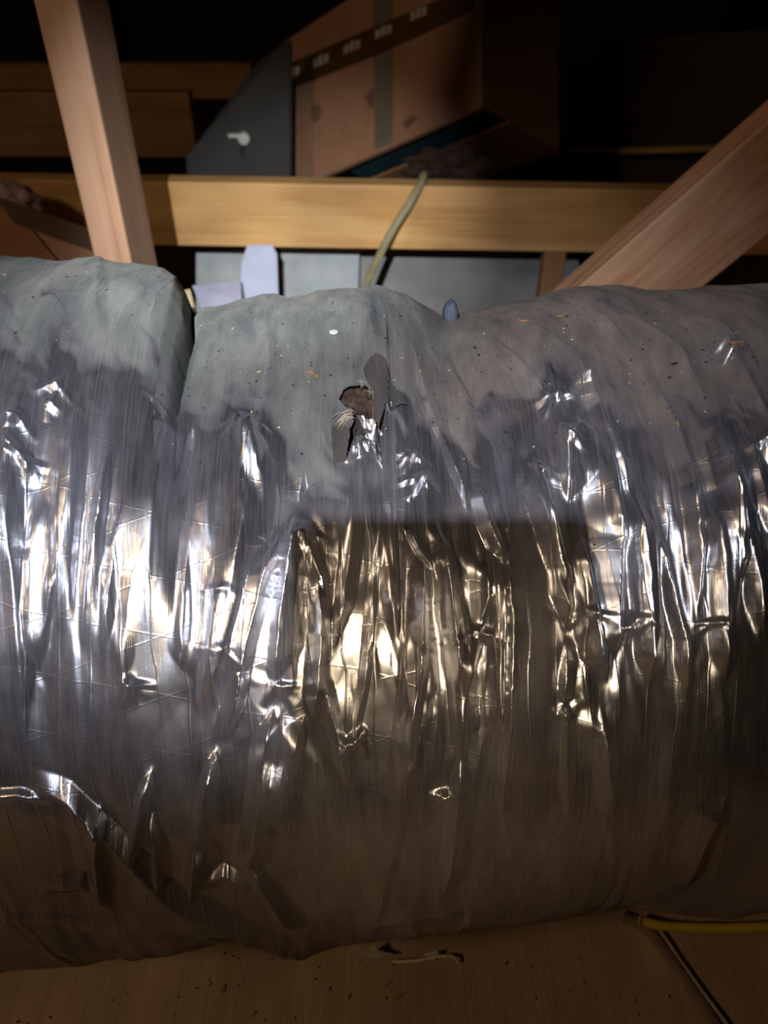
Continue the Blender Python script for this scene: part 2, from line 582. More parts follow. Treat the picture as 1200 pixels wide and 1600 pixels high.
base_bot = np.interp(PX, [0, 1200], [1530, 1465])
dbot = (np.interp(PX, bx, by) - base_bot) * 0.00049
H += (dbot + 0.0005) * sstep(8, -20, TD)


def along(pts, taper):
    pts = sorted(pts, key=lambda p: p[1])
    xs = [p[0] for p in pts]; ys = [p[1] for p in pts]
    xc = np.interp(PY, ys, xs)
    wob = 3.0 * vnoise(PY / 23.0 + xs[0], np.full_like(PY, 0.3), int(xs[0] * 7 + ys[0]) % 9999)
    dd = PX - xc - wob
    k = ((int(xs[0] * 13 + ys[-1] * 7) % 100) / 50.0 - 1) * 0.9          # ends run off at a slant
    ye = PY + k * np.clip(dd, -40, 40)
    ln = ys[-1] - ys[0]
    env = sstep(0, 1, (ye - ys[0]) / (taper * ln + 1e-6)) * sstep(0, 1, (ys[-1] - ye) / (taper * ln + 1e-6))
    return dd, env


def fold(pts, wl, wr, h, taper=0.3):
    """tent ridge (h in mm, flank widths in photo pixels at the duct's own distance)"""
    global H
    d, env = along(pts, taper)
    tent = np.clip(np.where(d < 0, 1 + d / wl, 1 - d / wr), 0, 1)
    H += h * 0.00135 * (0.55 * np.clip(env + tent - 1, 0, 1) + 0.45 * env * tent)


def step(pts, fall, run, h, taper=0.3):
    """overlap: rises over `run` px to the left of the line, drops sharply within `fall` px"""
    global H
    d, env = along(pts, taper)
    H += h * 0.001 * env * np.where(d < 0, np.clip(1 + d / run, 0, 1), np.clip(1 - d / fall, 0, 1))


def cross(pts, wu, wd, h, taper=0.25):
    """ridge running mostly along the duct, flank widths above / below"""
    global H
    pts = sorted(pts)
    xs = [p[0] for p in pts]; ys = [p[1] for p in pts]
    yc = np.interp(PX, xs, ys)
    env = np.clip((PX - xs[0]) / (taper * (xs[-1] - xs[0])), 0, 1) * np.clip((xs[-1] - PX) / (taper * (xs[-1] - xs[0])), 0, 1)
    d = PY - yc
    H += h * 0.001 * env * np.clip(np.where(d < 0, 1 + d / wu, 1 - d / wd), 0, 1)


# pinched crease between the left lobe and the middle band, and the rest of its run
fold([(299, 455), (294, 492), (281, 540), (270, 600), (264, 662)], 7, 7, -15, 0.12)
fold([(300, 640), (291, 690), (280, 740), (274, 800)], 8, 10, -5, 0.3)
fold([(262, 640), (258, 700), (250, 780), (238, 900), (230, 1000)], 30, 16, 5, 0.35)
# right flank of the middle band
fold([(700, 480), (728, 545), (762, 620), (785, 690), (798, 770), (800, 830)], 14, 14, -6, 0.2)
fold([(640, 500), (665, 600), (700, 680), (722, 740), (735, 810)], 10, 22, 4, 0.3)
# seam: left sheet laps over the right one
step([(598, 470), (602, 520), (606, 600), (608, 700), (611, 780), (615, 880), (618, 1010)], 2.5, 26, 3.4, 0.15)
fold([(604, 470), (609, 520), (612, 600), (614, 700), (617, 780), (620, 880), (624, 1010)], 3, 5, -4.0, 0.1)
# left sheet
fold([(160, 425), (120, 480), (92, 560), (60, 640), (35, 720), (18, 820), (5, 940)], 24, 40, 3.5, 0.25)
fold([(150, 620), (135, 700), (120, 800), (95, 900), (60, 1020)], 30, 22, 5, 0.3)
fold([(82, 780), (58, 880), (52, 960), (60, 1060)], 14, 34, 4.0, 0.25)
fold([(214, 740), (200, 830), (188, 960), (184, 1080), (178, 1300)], 120, 115, 4.0, 0.42)
fold([(793, 790), (796, 950), (792, 1140), (780, 1300)], 4, 85, 7, 0.35)
fold([(190, 700), (165, 800), (150, 900), (135, 1010)], 14, 12, 3.5, 0.3)
fold([(205, 780), (185, 860), (178, 930), (168, 1030)], 8, 16, 3.0, 0.3)
fold([(245, 830), (215, 900), (200, 1000), (195, 1080)], 20, 18, 2.5, 0.3)
fold([(165, 440), (168, 540), (172, 610)], 22, 16, 3, 0.4)
# the sharp dark / bright ridge left of centre
fold([(352, 618), (378, 660), (390, 720), (384, 800), (368, 900), (345, 1000), (322, 1110)], 85, 42, 9, 0.22)
fold([(300, 760), (292, 880), (288, 1000), (283, 1060)], 16, 26, 4, 0.3)
fold([(470, 560), (478, 700), (462, 790)], 22, 26, 4, 0.3)
fold([(412, 470), (420, 560), (408, 690), (400, 760)], 16, 18, 3.5, 0.3)
fold([(446, 810), (415, 900), (388, 1000), (372, 1090), (350, 1170)], 26, 14, 7, 0.22)
fold([(462, 795), (452, 880), (438, 980), (430, 1080)], 16, 28, 8, 0.2)
fold([(474, 820), (498, 900), (504, 980), (497, 1080), (488, 1140)], 24, 15, 6, 0.2)
fold([(505, 1040), (520, 1120), (548, 1240)], 16, 12, 5, 0.3)
fold([(545, 740), (550, 830), (540, 930), (520, 1030)], 18, 20, 3.5, 0.3)
fold([(597, 800), (580, 950), (568, 1080), (545, 1200)], 10, 10, 3.0, 0.3)
fold([(430, 1100), (412, 1190), (402, 1280), (388, 1368)], 26, 14, 7, 0.2)
fold([(478, 1110), (455, 1190), (430, 1300)], 30, 16, 6, 0.3)
fold([(660, 830), (662, 930), (655, 1040), (640, 1140), (622, 1250)], 26, 16, 8, 0.22)
fold([(636, 820), (655, 860), (674, 892)], 8, 10, 4, 0.3)
fold([(684, 812), (700, 900), (712, 1000), (719, 1090), (720, 1175)], 18, 30, 8, 0.2)
fold([(722, 1160), (716, 1230), (706, 1310), (690, 1400)], 14, 12, 6, 0.25)
fold([(748, 745), (764, 820), (790, 888)], 18, 12, 6, 0.25)
fold([(762, 850), (760, 930), (738, 1030), (724, 1100)], 34, 12, 7, 0.25)
fold([(790, 860), (786, 980), (784, 1090), (778, 1172)], 24, 8, 7, 0.2)
# big dark sheet then the ridge of crumples
fold([(838, 720), (852, 800), (876, 890), (886, 990)], 26, 14, 9, 0.2)
fold([(884, 990), (879, 1080), (883, 1180), (888, 1285)], 10, 18, 4, 0.25)
fold([(905, 830), (918, 920), (930, 1010), (948, 1070)], 30, 12, 8, 0.22)
fold([(872, 655), (882, 720), (888, 790)], 10, 50, 6, 0.3)
fold([(938, 660), (955, 740), (968, 840), (960, 980), (950, 1080)], 50, 12, 6, 0.25)
fold([(832, 490), (892, 560), (934, 640), (970, 720), (990, 800)], 22, 14, 5, 0.3)
fold([(985, 760), (1003, 860), (1012, 960), (1016, 1080)], 26, 20, 8, 0.22)
fold([(1010, 780), (1042, 900), (1066, 1000), (1072, 1120)], 14, 12, 5, 0.3)
fold([(905, 462), (952, 500), (1000, 560), (1048, 660), (1080, 760), (1092, 870), (1090, 980)], 20, 12, 5.5, 0.25)
fold([(955, 460), (1015, 505), (1062, 570), (1105, 670), (1135, 770), (1150, 870), (1150, 980)], 36, 14, 7.5, 0.22)
fold([(1108, 780), (1122, 870), (1130, 960), (1130, 1080)], 22, 10, 6, 0.25)
fold([(1015, 462), (1085, 505), (1140, 560), (1190, 650), (1215, 760)], 24, 16, 5.5, 0.3)
fold([(1085, 640), (1120, 720), (1152, 810), (1180, 910), (1196, 1010)], 22, 10, 6, 0.25)
fold([(1065, 478), (1130, 520), (1200, 590)], 18, 14, 4, 0.35)
fold([(1160, 660), (1180, 740), (1210, 860)], 18, 12, 5, 0.3)
fold([(760, 478), (820, 540), (860, 600), (900, 650)], 12, 14, -4, 0.35)
fold([(1140, 1220), (1100, 1300), (1066, 1402)], 40, 12, 4, 0.3)
fold([(935, 1080), (946, 1180), (960, 1300)], 20, 18, 3.5, 0.4)
# lower left: loose pockets and the tucked hem
cross([(40, 1225), (110, 1248), (190, 1320), (262, 1392), (340, 1432), (420, 1475), (470, 1500)], 30, 10, 8, 0.2)
fold([(340, 1160), (322, 1240), (308, 1320), (300, 1405)], 16, 16, 7, 0.25)
fold([(240, 1190), (220, 1270), (204, 1345)], 14, 12, 5, 0.3)
fold([(236, 1260), (246, 1320), (252, 1380)], 10, 10, 5, 0.3)
fold([(385, 1330), (425, 1390), (466, 1452)], 20, 12, 6, 0.3)
fold([(160, 1240), (152, 1330), (162, 1420)], 18, 14, 4, 0.3)
cross([(-30, 1245), (30, 1240), (80, 1250)], 10, 8, 4, 0.3)
cross([(60, 1392), (130, 1378), (185, 1420)], 20, 12, 5, 0.45)
cross([(300, 1368), (350, 1358), (420, 1390)], 14, 10, 6, 0.3)
cross([(-60, 1440), (90, 1436), (180, 1450), (300, 1445), (420, 1470)], 10, 26, 3, 0.15)
cross([(560, 1450), (640, 1424), (720, 1412), (760, 1425)], 14, 10, 4, 0.3)
# short star creases where the sheet is nipped
for sx, sy, sl in ((250, 640, 30), (205, 1065, 30), (920, 955, 42), (985, 970, 30), (1005, 965, 24), (900, 1100, 34), (430, 1070, 30), (480, 830, 26), (840, 725, 36), (560, 1150, 30), (660, 1000, 28), (745, 985, 34), (1120, 970, 30), (350, 1010, 34), (1130, 545, 26), (870, 620, 40), (660, 740, 34), (700, 1240, 24), (350, 920, 30), (55, 690, 26), (112, 645, 30), (95, 665, 20), (262, 655, 24), (372, 650, 34), (395, 668, 26), (880, 690, 34), (905, 672, 30), (645, 705, 26), (62, 745, 24), (905, 600, 26), (830, 590, 30), (560, 690, 20), (1140, 560, 22), (1190, 690, 26), (40, 720, 22)):
    for k in range(4):
        an = random.uniform(0, math.pi)
        dx, dy = math.cos(an), math.sin(an)
        t_ = (PX - sx) * dx + (PY - sy) * dy
        s_ = np.abs(-(PX - sx) * dy + (PY - sy) * dx)
        H += 0.0022 * random.uniform(0.5, 1.2) * np.clip(1 - np.abs(t_ - sl * 0.4) / sl, 0, 1) * np.clip(1 - s_ / random.uniform(6, 12), 0, 1)

# where the sheet is crumpled, and where it lies smooth
CRU = np.full_like(U, 0.30)
for cx, cy, rx, ry, a_ in ((1040, 860, 220, 230, 0.9), (900, 1000, 90, 220, 0.8), (700, 980, 160, 230, 0.9), (470, 1000, 110, 220, 0.9), (350, 980, 40, 160, 0.7),
                           (870, 620, 90, 70, 0.8), (60, 880, 60, 220, 0.5), (180, 900, 60, 160, 0.4), (660, 730, 60, 90, 0.8), (300, 1330, 220, 130, 0.6), (940, 740, 80, 110, 0.7)):
    CRU = np.maximum(CRU, a_ * np.exp(-((PX - cx) / rx) ** 2 - ((PY - cy) / ry) ** 2) + 0.1)
CRU = CRU * (1 - 0.75 * np.exp(-((PX - 250) / 75) ** 2 - ((PY - 1020) / 190) ** 2))
CRU = CRU * (1 - 0.8 * np.exp(-((PX - 245) / 60) ** 2 - ((PY - 890) / 150) ** 2))
CRU *= 1 - 0.7 * sstep(640, 520, PY)
CRU *= 1 - 0.75 * sstep(1180, 1420, PY) * sstep(480, 620, PX)
wu = U + 0.016 * vnoise(U / 0.03, V / 0.05, 31) + 0.006 * vnoise(U / 0.011, V / 0.016, 33)
wv = V + 0.050 * vnoise(U / 0.024 + 9, V / 0.05 + 4, 32) + 0.016 * vnoise(U / 0.009 + 2, V / 0.014 + 1, 34)
def skew(x, y, k): return x + k * y, y - k * x
H += 0.85 * CRU * (0.0042 * facet(*skew(wu / 0.021, wv / 0.070, 0.34), 41) + 0.0032 * facet(*skew(wu / 0.013 + 5, wv / 0.036, -0.42), 42)
                   + 0.0014 * facet(*skew(wu / 0.0075, wv / 0.014 + 3, 0.5), 43))
# many fine pleats round the pipe
for k in range(150):
    u0 = random.uniform(-0.38, 0.42)
    t0 = math.radians(random.uniform(-25, 105))
    ln = math.radians(random.uniform(12, 45))
    sl = random.uniform(-0.05, 0.05) if u0 < 0.06 else random.uniform(-0.03, 0.10) * (1 if t0 > 0.8 else 0.4)
    wl, wr = random.uniform(0.002, 0.010), random.uniform(0.002, 0.008)
    h = random.uniform(0.0005, 0.0017) * random.choice((1, 1, -0.6))
    i0, i1 = np.searchsorted(tg, (t0 - ln, t0 + ln))
    j0, j1 = np.searchsorted(ug, (u0 - 0.07, u0 + 0.07))
    uu, tt = U[i0:i1, j0:j1], T[i0:i1, j0:j1]
    if uu.size == 0: continue
    dd = uu - u0 + sl * (tt - t0) - 0.004 * np.sin((tt - t0) * 5 + k)
    H[i0:i1, j0:j1] += h * np.clip(1 - np.abs(tt - t0) / ln, 0, 1) * np.clip(np.where(dd < 0, 1 + dd / wl, 1 - dd / wr), 0, 1)

# shallow slack wrinkles of the upper side, leaning with the pleats
lean = U + 0.10 * V * sstep(-0.02, 0.1, U)
H += sstep(560, 500, PY) * 0.0 + (0.0030 * facet((lean + 0.006 * vnoise(U / 0.02, V / 0.03, 71)) / 0.017, (V + 0.02 * vnoise(U / 0.03, V / 0.04, 72)) / 0.085, 73)
     + 0.0014 * facet((lean + 0.3 * V * 0.2) / 0.008, (V + 0.02 * vnoise(U / 0.02, V / 0.02, 74)) / 0.030, 75)) * sstep(720, 600, PY)
fold([(40, 700), (30, 860), (34, 1060), (40, 1220)], 120, 20, 4, 0.4)
# flat foil panels shaped to mirror a lamp into the camera as highlights
def aim_panel(px, py, hw, hh, src, slant=0.0, flat=0.6, amount=0.85, du=0.0, dv=0.0):
    global H
    i, j = np.unravel_index(np.argmin((PX - px) ** 2 + (PY - py) ** 2), PX.shape)
    p = P0[i, j]
    a_ = CAM - p; b_ = np.array(src) - p
    h_ = a_ / np.linalg.norm(a_) + b_ / np.linalg.norm(b_)
    n_ = math.cos(T[i, j]) * BX + np.array([0, 0, math.sin(T[i, j])])
    t_ = -math.sin(T[i, j]) * BX + np.array([0, 0, math.cos(T[i, j])])
    gu, gs = -(h_ @ AX) / (h_ @ n_) + du, -(h_ @ t_) / (h_ @ n_) + dv
    x = (PX - px - slant * (PY - py)) / hw
    y = (PY - py) / hh
    m = amount * np.exp(-x ** 4 - y ** 4)
    s_ = V - V[i, j]
    tgt = float(H[i, j]) + gu * (U - U[i, j]) + gs * s_ + flat * s_ ** 2 / (2 * DR)
    soft = np.clip(H - float(H[i, j]), -0.003, 0.003) * 0.18
    H = H * (1 - m) + (tgt + soft) * m


LAMPP, WARM_FILL = LAMP, place(-0.025, -0.11, 0.05)
for args in ((236, 885, 46, 125, LAMPP, 0.0, 0.45), (66, 905, 15, 105, LAMPP, -0.06, 0.6), (150, 915, 12, 75, LAMPP, -0.1, 0.5), (345, 990, 17, 95, LAMPP, -0.22, 0.6), (392, 720, 14, 60, LAMPP, 0.05, 0.5),
             (1010, 915, 17, 110, LAMPP, 0.05, 0.6), (1128, 890, 17, 95, LAMPP, 0.05, 0.6), (1065, 900, 9, 90, LAMPP, 0.12, 0.5), (1180, 900, 10, 80, LAMPP, 0.1, 0.5), (905, 740, 34, 60, LAMPP, 0.1, 0.3, 0.45), (958, 1050, 12, 45, LAMPP, 0.05, 0.5),
             (455, 950, 13, 110, WARM_FILL, -0.1, 0.7), (488, 880, 11, 55, WARM_FILL, 0.2, 0.5), (738, 930, 17, 75, WARM_FILL, 0.1, 0.6), (641, 1050, 13, 60, WARM_FILL, -0.05, 0.6), (776, 1000, 8, 130, WARM_FILL, 0.02, 0.8), (717, 1110, 7, 60, WARM_FILL, 0.05, 0.7),
             (560, 990, 24, 60, WARM_FILL, -0.3, 0.4), (404, 1058, 20, 14, WARM_FILL, 0.6, 0.3), (425, 1215, 11, 26, WARM_FILL, -0.2, 0.5), (905, 1115, 20, 26, WARM_FILL, 0.6, 0.4), (868, 860, 11, 75, WARM_FILL, 0.3, 0.5)):
    aim_panel(*args)
# panels that face away and mirror the dark roof
for args in ((312, 880, 20, 140, LAMPP, -0.03, 0.4, 0.8, 0.30), (565, 860, 34, 70, WARM_FILL, -0.02, 0.3, 0.7, -0.28), (832, 1010, 36, 150, WARM_FILL, 0.0, 0.3, 0.8, -0.30), (686, 960, 14, 110, WARM_FILL, 0.1, 0.3, 0.75, 0.32), (110, 880, 14, 130, LAMPP, -0.12, 0.3, 0.7, 0.25), (1050, 830, 10, 110, LAMPP, 0.15, 0.3, 0.7, -0.3)):
    aim_panel(*args)
# torn hole
def crop5(pts): return np.array([(450 + x / 4, 440 + y / 4) for x, y in pts])
HOLES = [crop5([(318, 740), (345, 690), (380, 672), (440, 668), (500, 685), (527, 705), (533, 780), (545, 870), (543, 942), (500, 940), (470, 918), (430, 902), (424, 955), (402, 1000), (384, 1062), (366, 1112), (372, 1050), (384, 985), (382, 932), (410, 880), (400, 812), (360, 792)]),
         crop5([(606, 792), (604, 850), (584, 950), (565, 932), (588, 850), (596, 798)]),
         crop5([(606, 560), (640, 575), (654, 604), (630, 612)])]


def inside(poly, x, y):
    r = np.zeros(x.shape, bool)
    n = len(poly)
    for i in range(n):
        x1, y1 = poly[i]; x2, y2 = poly[(i + 1) % n]
        c = ((y1 > y) != (y2 > y)) & (x < (x2 - x1) * (y - y1) / (y2 - y1 + 1e-9) + x1)
        r ^= c
    return r


def poly_dist(poly, x, y):
    best = np.full(x.shape, 1e9)
    n = len(poly)
    for i in range(n):
        p, q = poly[i], poly[(i + 1) % n]
        d_ = q - p
        t_ = np.clip(((x - p[0]) * d_[0] + (y - p[1]) * d_[1]) / (d_ @ d_), 0, 1)
        best = np.minimum(best, np.hypot(x - p[0] - t_ * d_[0], y - p[1] - t_ * d_[1]))
    return best


sub = (PX > 500) & (PX < 660) & (PY > 560) & (PY < 740)
hd = np.full_like(PX, 1e9)
for hp in HOLES:
    hd[sub] = np.minimum(hd[sub], poly_dist(hp, PX[sub], PY[sub]))
H += 0.0011 * np.clip(1 - hd / 5.0, 0, 1)          # curled torn rim
# keep the jacket clear of the deck
PF = duct_pt(U, T, DR + H)
PF[..., 2] = np.where(PF[..., 2] < 0.0015, 0.0015 + 0.0 * PF[..., 2], PF[..., 2])

# dust: lies on the upper side, thin film elsewhere, painted floor reflection low down
yb = np.interp(PX, [-300, 0, 60, 150, 240, 320, 380, 450, 540, 620, 700, 800, 870, 950, 1010, 1100, 1180, 1500],
               [590, 590, 620, 620, 640, 650, 650, 700, 705, 650, 680, 670, 640, 660, 710, 690, 660, 650])
nz = vnoise(U / 0.018, V / 0.05, 51) * 70 + facet(wu / 0.013, wv / 0.022, 52) * 130 + facet((wu + 0.4 * wv) / 0.006, wv / 0.012, 58) * 70
DUST = sstep(55, -75, PY - yb + nz)
for gx, gy, gr in ((55, 685, 26), (110, 648, 26), (255, 640, 26), (372, 645, 26), (398, 680, 24), (1132, 548, 22), (875, 605, 38), (850, 585, 24), (895, 690, 34), (645, 705, 32), (60, 745, 26), (760, 610, 20), (30, 620, 22), (1190, 690, 26)):
    DUST = DUST * (1 - 0.8 * np.exp(-(((PX - gx) ** 2 + (PY - gy) ** 2) / gr ** 2)) * np.clip(0.8 + 1.6 * facet(wu / 0.008, wv / 0.012, 59), 0, 1))
DUST_REFLECT = np.clip(np.maximum(DUST, sstep(1180, 1380, PY)), 0, 1)  # dust above; low part paints in the floor's brown reflection
film = 0.22 + 0.10 * vnoise(U / 0.02, V / 0.12, 53) + 0.10 * vnoise(U / 0.006, V / 0.05, 54)
for fx, fy, rx, ry, a_ in ((130, 860, 55, 190, 0.26), (10, 880, 40, 190, 0.22), (552, 900, 45, 130, 0.18), (838, 990, 42, 170, 0.25), (314, 880, 22, 150, 0.12)):
    film += a_ * np.exp(-((PX - fx) / rx) ** 2 - ((PY - fy) / ry) ** 2)
film += 0.50 * sstep(1210, 1420, PY + 60 * vnoise(U / 0.03, V / 0.05, 55))  # denser low film: some dust, some painted floor reflection
DUST = np.clip(np.maximum(film, DUST * (0.93 + 0.2 * vnoise(U / 0.008, V / 0.02, 56))), 0.03, 0.97)
LIT_DUST_TONE = np.clip(sstep(480, 800, PX) + 0.5 * vnoise(U / 0.05, V / 0.05, 57) + sstep(1150, 1350, PY), 0, 1)  # lamp and floor tint painted in: cooler left, browner right and low

# faces
idx = np.arange(ntt * nu).reshape(ntt, nu)
nxt = np.vstack([idx[1:], idx[:1]])
q = np.stack([idx[:, :-1], idx[:, 1:], nxt[:, 1:], nxt[:, :-1]], -1).reshape(-1, 4)
fcx = PX.reshape(-1)[q].mean(1); fcy = PY.reshape(-1)[q].mean(1)
keep = np.ones(len(q), bool)
cand = np.where((fcx > 500) & (fcx < 660) & (fcy > 560) & (fcy < 740))[0]
for hp in HOLES:
    keep[cand[inside(hp, fcx[cand], fcy[cand])]] = False
q = q[keep]
me = bpy.data.meshes.new('foil_jacket')
nv = ntt * nu
me.vertices.add(nv)
me.vertices.foreach_set('co', PF.reshape(-1).astype(np.float32))
me.loops.add(len(q) * 4)
me.loops.foreach_set('vertex_index', q.reshape(-1).astype(np.int32))
me.polygons.add(len(q))
me.polygons.foreach_set('loop_start', (np.arange(len(q)) * 4).astype(np.int32))
me.polygons.foreach_set('loop_total', np.full(len(q), 4, np.int32))
me.update(calc_edges=True)
uvl = me.uv_layers.new(name='UVMap')
uvd = np.stack([U.reshape(-1), V.reshape(-1)], -1)[q.reshape(-1)]
uvl.data.foreach_set('uv', uvd.reshape(-1).astype(np.float32))
for nm, arr in (('dust', DUST), ('lit_dust_tone', LIT_DUST_TONE), ('dust_reflect', DUST_REFLECT), ('crumple', CRU)):
    at = me.attributes.new(nm, 'FLOAT', 'POINT')
    at.data.foreach_set('value', arr.reshape(-1).astype(np.float32))
me.shade_smooth()
duct = bpy.data.objects.new('insulated_duct', None)
COL.objects.link(duct)
duct.location = (0, 0, 0)
tag(duct, 'large wrinkled silver foil insulated duct lying across the plywood deck', 'duct')
link('foil_jacket', me, M_foil, duct)


def surf(px, py, off=0.0):
    """point on the jacket seen at a photo pixel (ray against the base cylinder, then the local relief)"""
    dd = px_dir(px, py)
    o = CAM - DO
    z = np.array([0, 0, 1.0])
    o2, d2 = np.array([o @ BX, o[2]]), np.array([dd @ BX, dd[2]])
    aa, bb, cc = d2 @ d2, 2 * o2 @ d2, o2 @ o2 - DR * DR
    disc = max(bb * bb - 4 * aa * cc, 0)
    s = (-bb - math.sqrt(disc)) / (2 * aa)
    p = o + s * dd
    u = p @ AX
    t = math.atan2(p[2], p @ BX)
    i = int(np.clip(np.searchsorted(tg, t), 0, ntt - 1)); j = int(np.clip(np.searchsorted(ug, u), 0, nu - 1))
    n = math.cos(t) * BX + math.sin(t) * z
    return DO + u * AX + (DR + H[i, j] + off) * n, n


# insulation seen through the tear
vs, fs = [], []
n1 = 70
xs = np.linspace(505, 655, n1); ys = np.linspace(555, 745, n1)
for i, y in enumerate(ys):
    for j, x in enumerate(xs):
        e = min(i, j, n1 - 1 - i, n1 - 1 - j) / 8.0
        dpt = -0.0065 - 0.0025 * min(e, 1)
        dpt += 0.006 * float(vnoise(np.array([x / 14.0]), np.array([y / 14.0]), 61)[0]) + 0.004 * float(vnoise(np.array([x / 5.0]), np.array([y / 5.0]), 62)[0])
        dpt -= 0.013 * math.exp(-((x - 545) / 9) ** 2 - ((y - 668) / 16) ** 2) + 0.008 * math.exp(-((x - 585) / 10) ** 2 - ((y - 640) / 12) ** 2) + 0.008 * math.exp(-((x - 533) / 6) ** 2 - ((y - 625) / 10) ** 2)
        dd = px_dir(x, y)
        p, nn = surf(x, y, 0)
        hh = 0.0
        vs.append(tuple(p + nn * min(dpt, -0.002)))
for i in range(n1 - 1):
    for j in range(n1 - 1):
        a0 = i * n1 + j
        fs.append((a0, a0 + 1, a0 + n1 + 1, a0 + n1))
mi = bpy.data.meshes.new('insulation'); mi.from_pydata(vs, [], fs); mi.shade_smooth()
o = link('insulation', mi, M_insul, duct); o['label'] = 'brown fibrous insulation showing through the torn hole'


def flap(name, poly, lift, label=None, mt=M_foil, dust=0.97):
    """torn piece of the jacket standing off the surface; lift = mm at each corner"""
    bm = bmesh.new()
    cen = np.mean(poly, 0); lc = float(np.mean(lift))
    ring = []
    for k in range(len(poly)):
        p, q_ = np.array(poly[k]), np.array(poly[(k + 1) % len(poly)])
        for s in (0, 0.25, 0.5, 0.75):
            jit = np.array([random.uniform(-0.8, 0.8), random.uniform(-0.8, 0.8)])
            ring.append((p + (q_ - p) * s + jit, lift[k] + (lift[(k + 1) % len(poly)] - lift[k]) * s))
    rows = []
    for f_ in (1.0, 0.75, 0.5, 0.25):
        rows.append([bm.verts.new(tuple(surf(*(cen + (p - cen) * f_), (lc + (l - lc) * f_) * 0.001)[0])) for p, l in ring])
    c = bm.verts.new(tuple(surf(*cen, lc * 0.001)[0]))
    n = len(ring)
    for a_, b_ in zip(rows, rows[1:]):
        for k in range(n):
            bm.faces.new((a_[k], a_[(k + 1) % n], b_[(k + 1) % n], b_[k]))
    for k in range(n):
        bm.faces.new((rows[-1][k], rows[-1][(k + 1) % n], c))
    uvl_ = bm.loops.layers.uv.new('UVMap')
    for f_ in bm.faces:
        for l_ in f_.loops:
            q_ = np.array(l_.vert.co) - DO
            l_[uvl_].uv = (q_ @ AX, DR * math.atan2(q_[2], q_ @ BX))
    g = bmesh.ops.solidify(bm, geom=bm.faces[:], thickness=0.0003)
    m_ = mesh_bm(name, bm, False)
    for nm, v in (('dust', dust), ('lit_dust_tone', 0.6), ('dust_reflect', min(dust * 1.1, 1.0)), ('crumple', 0.4)):
        at_ = m_.attributes.new(nm, 'FLOAT', 'POINT')
        at_.data.foreach_set('value', np.full(len(m_.vertices), v, np.float32))
    o_ = link(name, m_, mt, duct)
    if label: o_['label'] = label
    return o_


flap('torn_flap', crop5([(468, 580), (505, 520), (545, 486), (600, 505), (645, 590), (668, 650), (700, 680), (742, 776), (660, 786), (606, 796), (590, 850), (565, 930), (545, 870), (532, 705), (500, 668)]),
     [0.6, 0.6, 0.8, 0.8, 1.2, 2.0, 3.0, 6.0, 4.0, 2.5, 2.0, 1.8, 1.8, 1.8, 1.4], 'dusty torn foil flap lifted beside the hole')
flap('torn_flap', crop5([(428, 905), (470, 920), (545, 945), (560, 990), (580, 1090), (590, 1180), (520, 1090), (455, 1030), (415, 1010)]),
     [9.0, 9.5, 9.0, 6.0, 3.0, 0.8, 0.8, 3.5, 6.5], 'bright silver torn foil flap folded below the hole', dust=0.06)
flap('torn_flap', crop5([(270, 900), (330, 890), (384, 932), (386, 985), (372, 1050), (362, 1115), (285, 1130), (272, 1010)]),
     [0.5, 1.0, 2.0, 2.0, 1.8, 1.2, 0.5, 0.4], 'dull brown torn foil flap left of the hole')
# loose glass fibres at the tear
bmf = bmesh.new()
for k in range(26):
    x0, y0 = 552 + random.uniform(-6, 6), 655 + random.uniform(-7, 4)
    an = random.gauss(math.pi, 0.35)
    ln = random.uniform(10, 34)
    pts = [surf(x0 + math.cos(an) * ln * s, y0 - math.sin(an) * ln * s * 0.6 + 9 * s * s, 0.0015 + 0.003 * math.sin(3 * s))[0] for s in (0, 0.35, 0.7, 1)]
    m_ = tube_mesh('f', pts, 0.00008, n=4, sub=2)
    bmf.from_mesh(m_)
    bpy.data.meshes.remove(m_)
for k in range(14):
    x0, y0 = random.choice(((565, 605), (578, 620), (583, 655), (572, 672), (605, 640)))
    an = random.uniform(0, 6.28)
    pts = [surf(x0 + math.cos(an) * 9 * s, y0 + math.sin(an) * 9 * s, 0.002)[0] for s in (-1, 0, 1)]
    m_ = tube_mesh('f', pts, 0.00008, n=4, sub=2)
    bmf.from_mesh(m_)
    bpy.data.meshes.remove(m_)
o = link('glass_fibres', mesh_bm('glass_fibres', bmf), M_fibre, duct)
o['kind'] = 'stuff'

# ------------------------------------------------------------------ cardboard boxes
def corner_frame(c_px, dirs, dist):
    """orthonormal edge directions of a box corner from the three image directions of its edges"""
    ax = px_dir(*c_px); ax /= np.linalg.norm(ax)
    e = RGT - ax * (RGT @ ax); e /= np.linalg.norm(e)
    up = np.cross(e, ax)
    up = up if up @ UPV > 0 else -up
    D = [np.array(v, float) / np.linalg.norm(v) for v in dirs]
    c12, c13, c23 = D[0] @ D[1], D[0] @ D[2], D[1] @ D[2]
    def ll(a_, b_, c_): return 1 / math.sqrt(1 - a_ * b_ / c_)
    l = [ll(c12, c13, c23), ll(c12, c23, c13), ll(c13, c23, c12)]
    vecs = []
    for d_, k in zip(D, l):
        vecs.append(k * (d_[0] * e - d_[1] * up) + math.sqrt(max(1 - k * k, 0)) * ax)
    return CAM + ax * dist, vecs


def empty(name, matrix):
    o_ = bpy.data.objects.new(name, None)
    COL.objects.link(o_)
    o_.matrix_world = matrix
    return o_


def local_box(name, parent, x0, x1, y0, y1, z0, z1, material, bevel=0.0008):
    o_ = link(name, mesh_bm(name, box_bm(x0, x1, y0, y1, z0, z1, bevel)), material)
    o_.parent = parent
    return o_


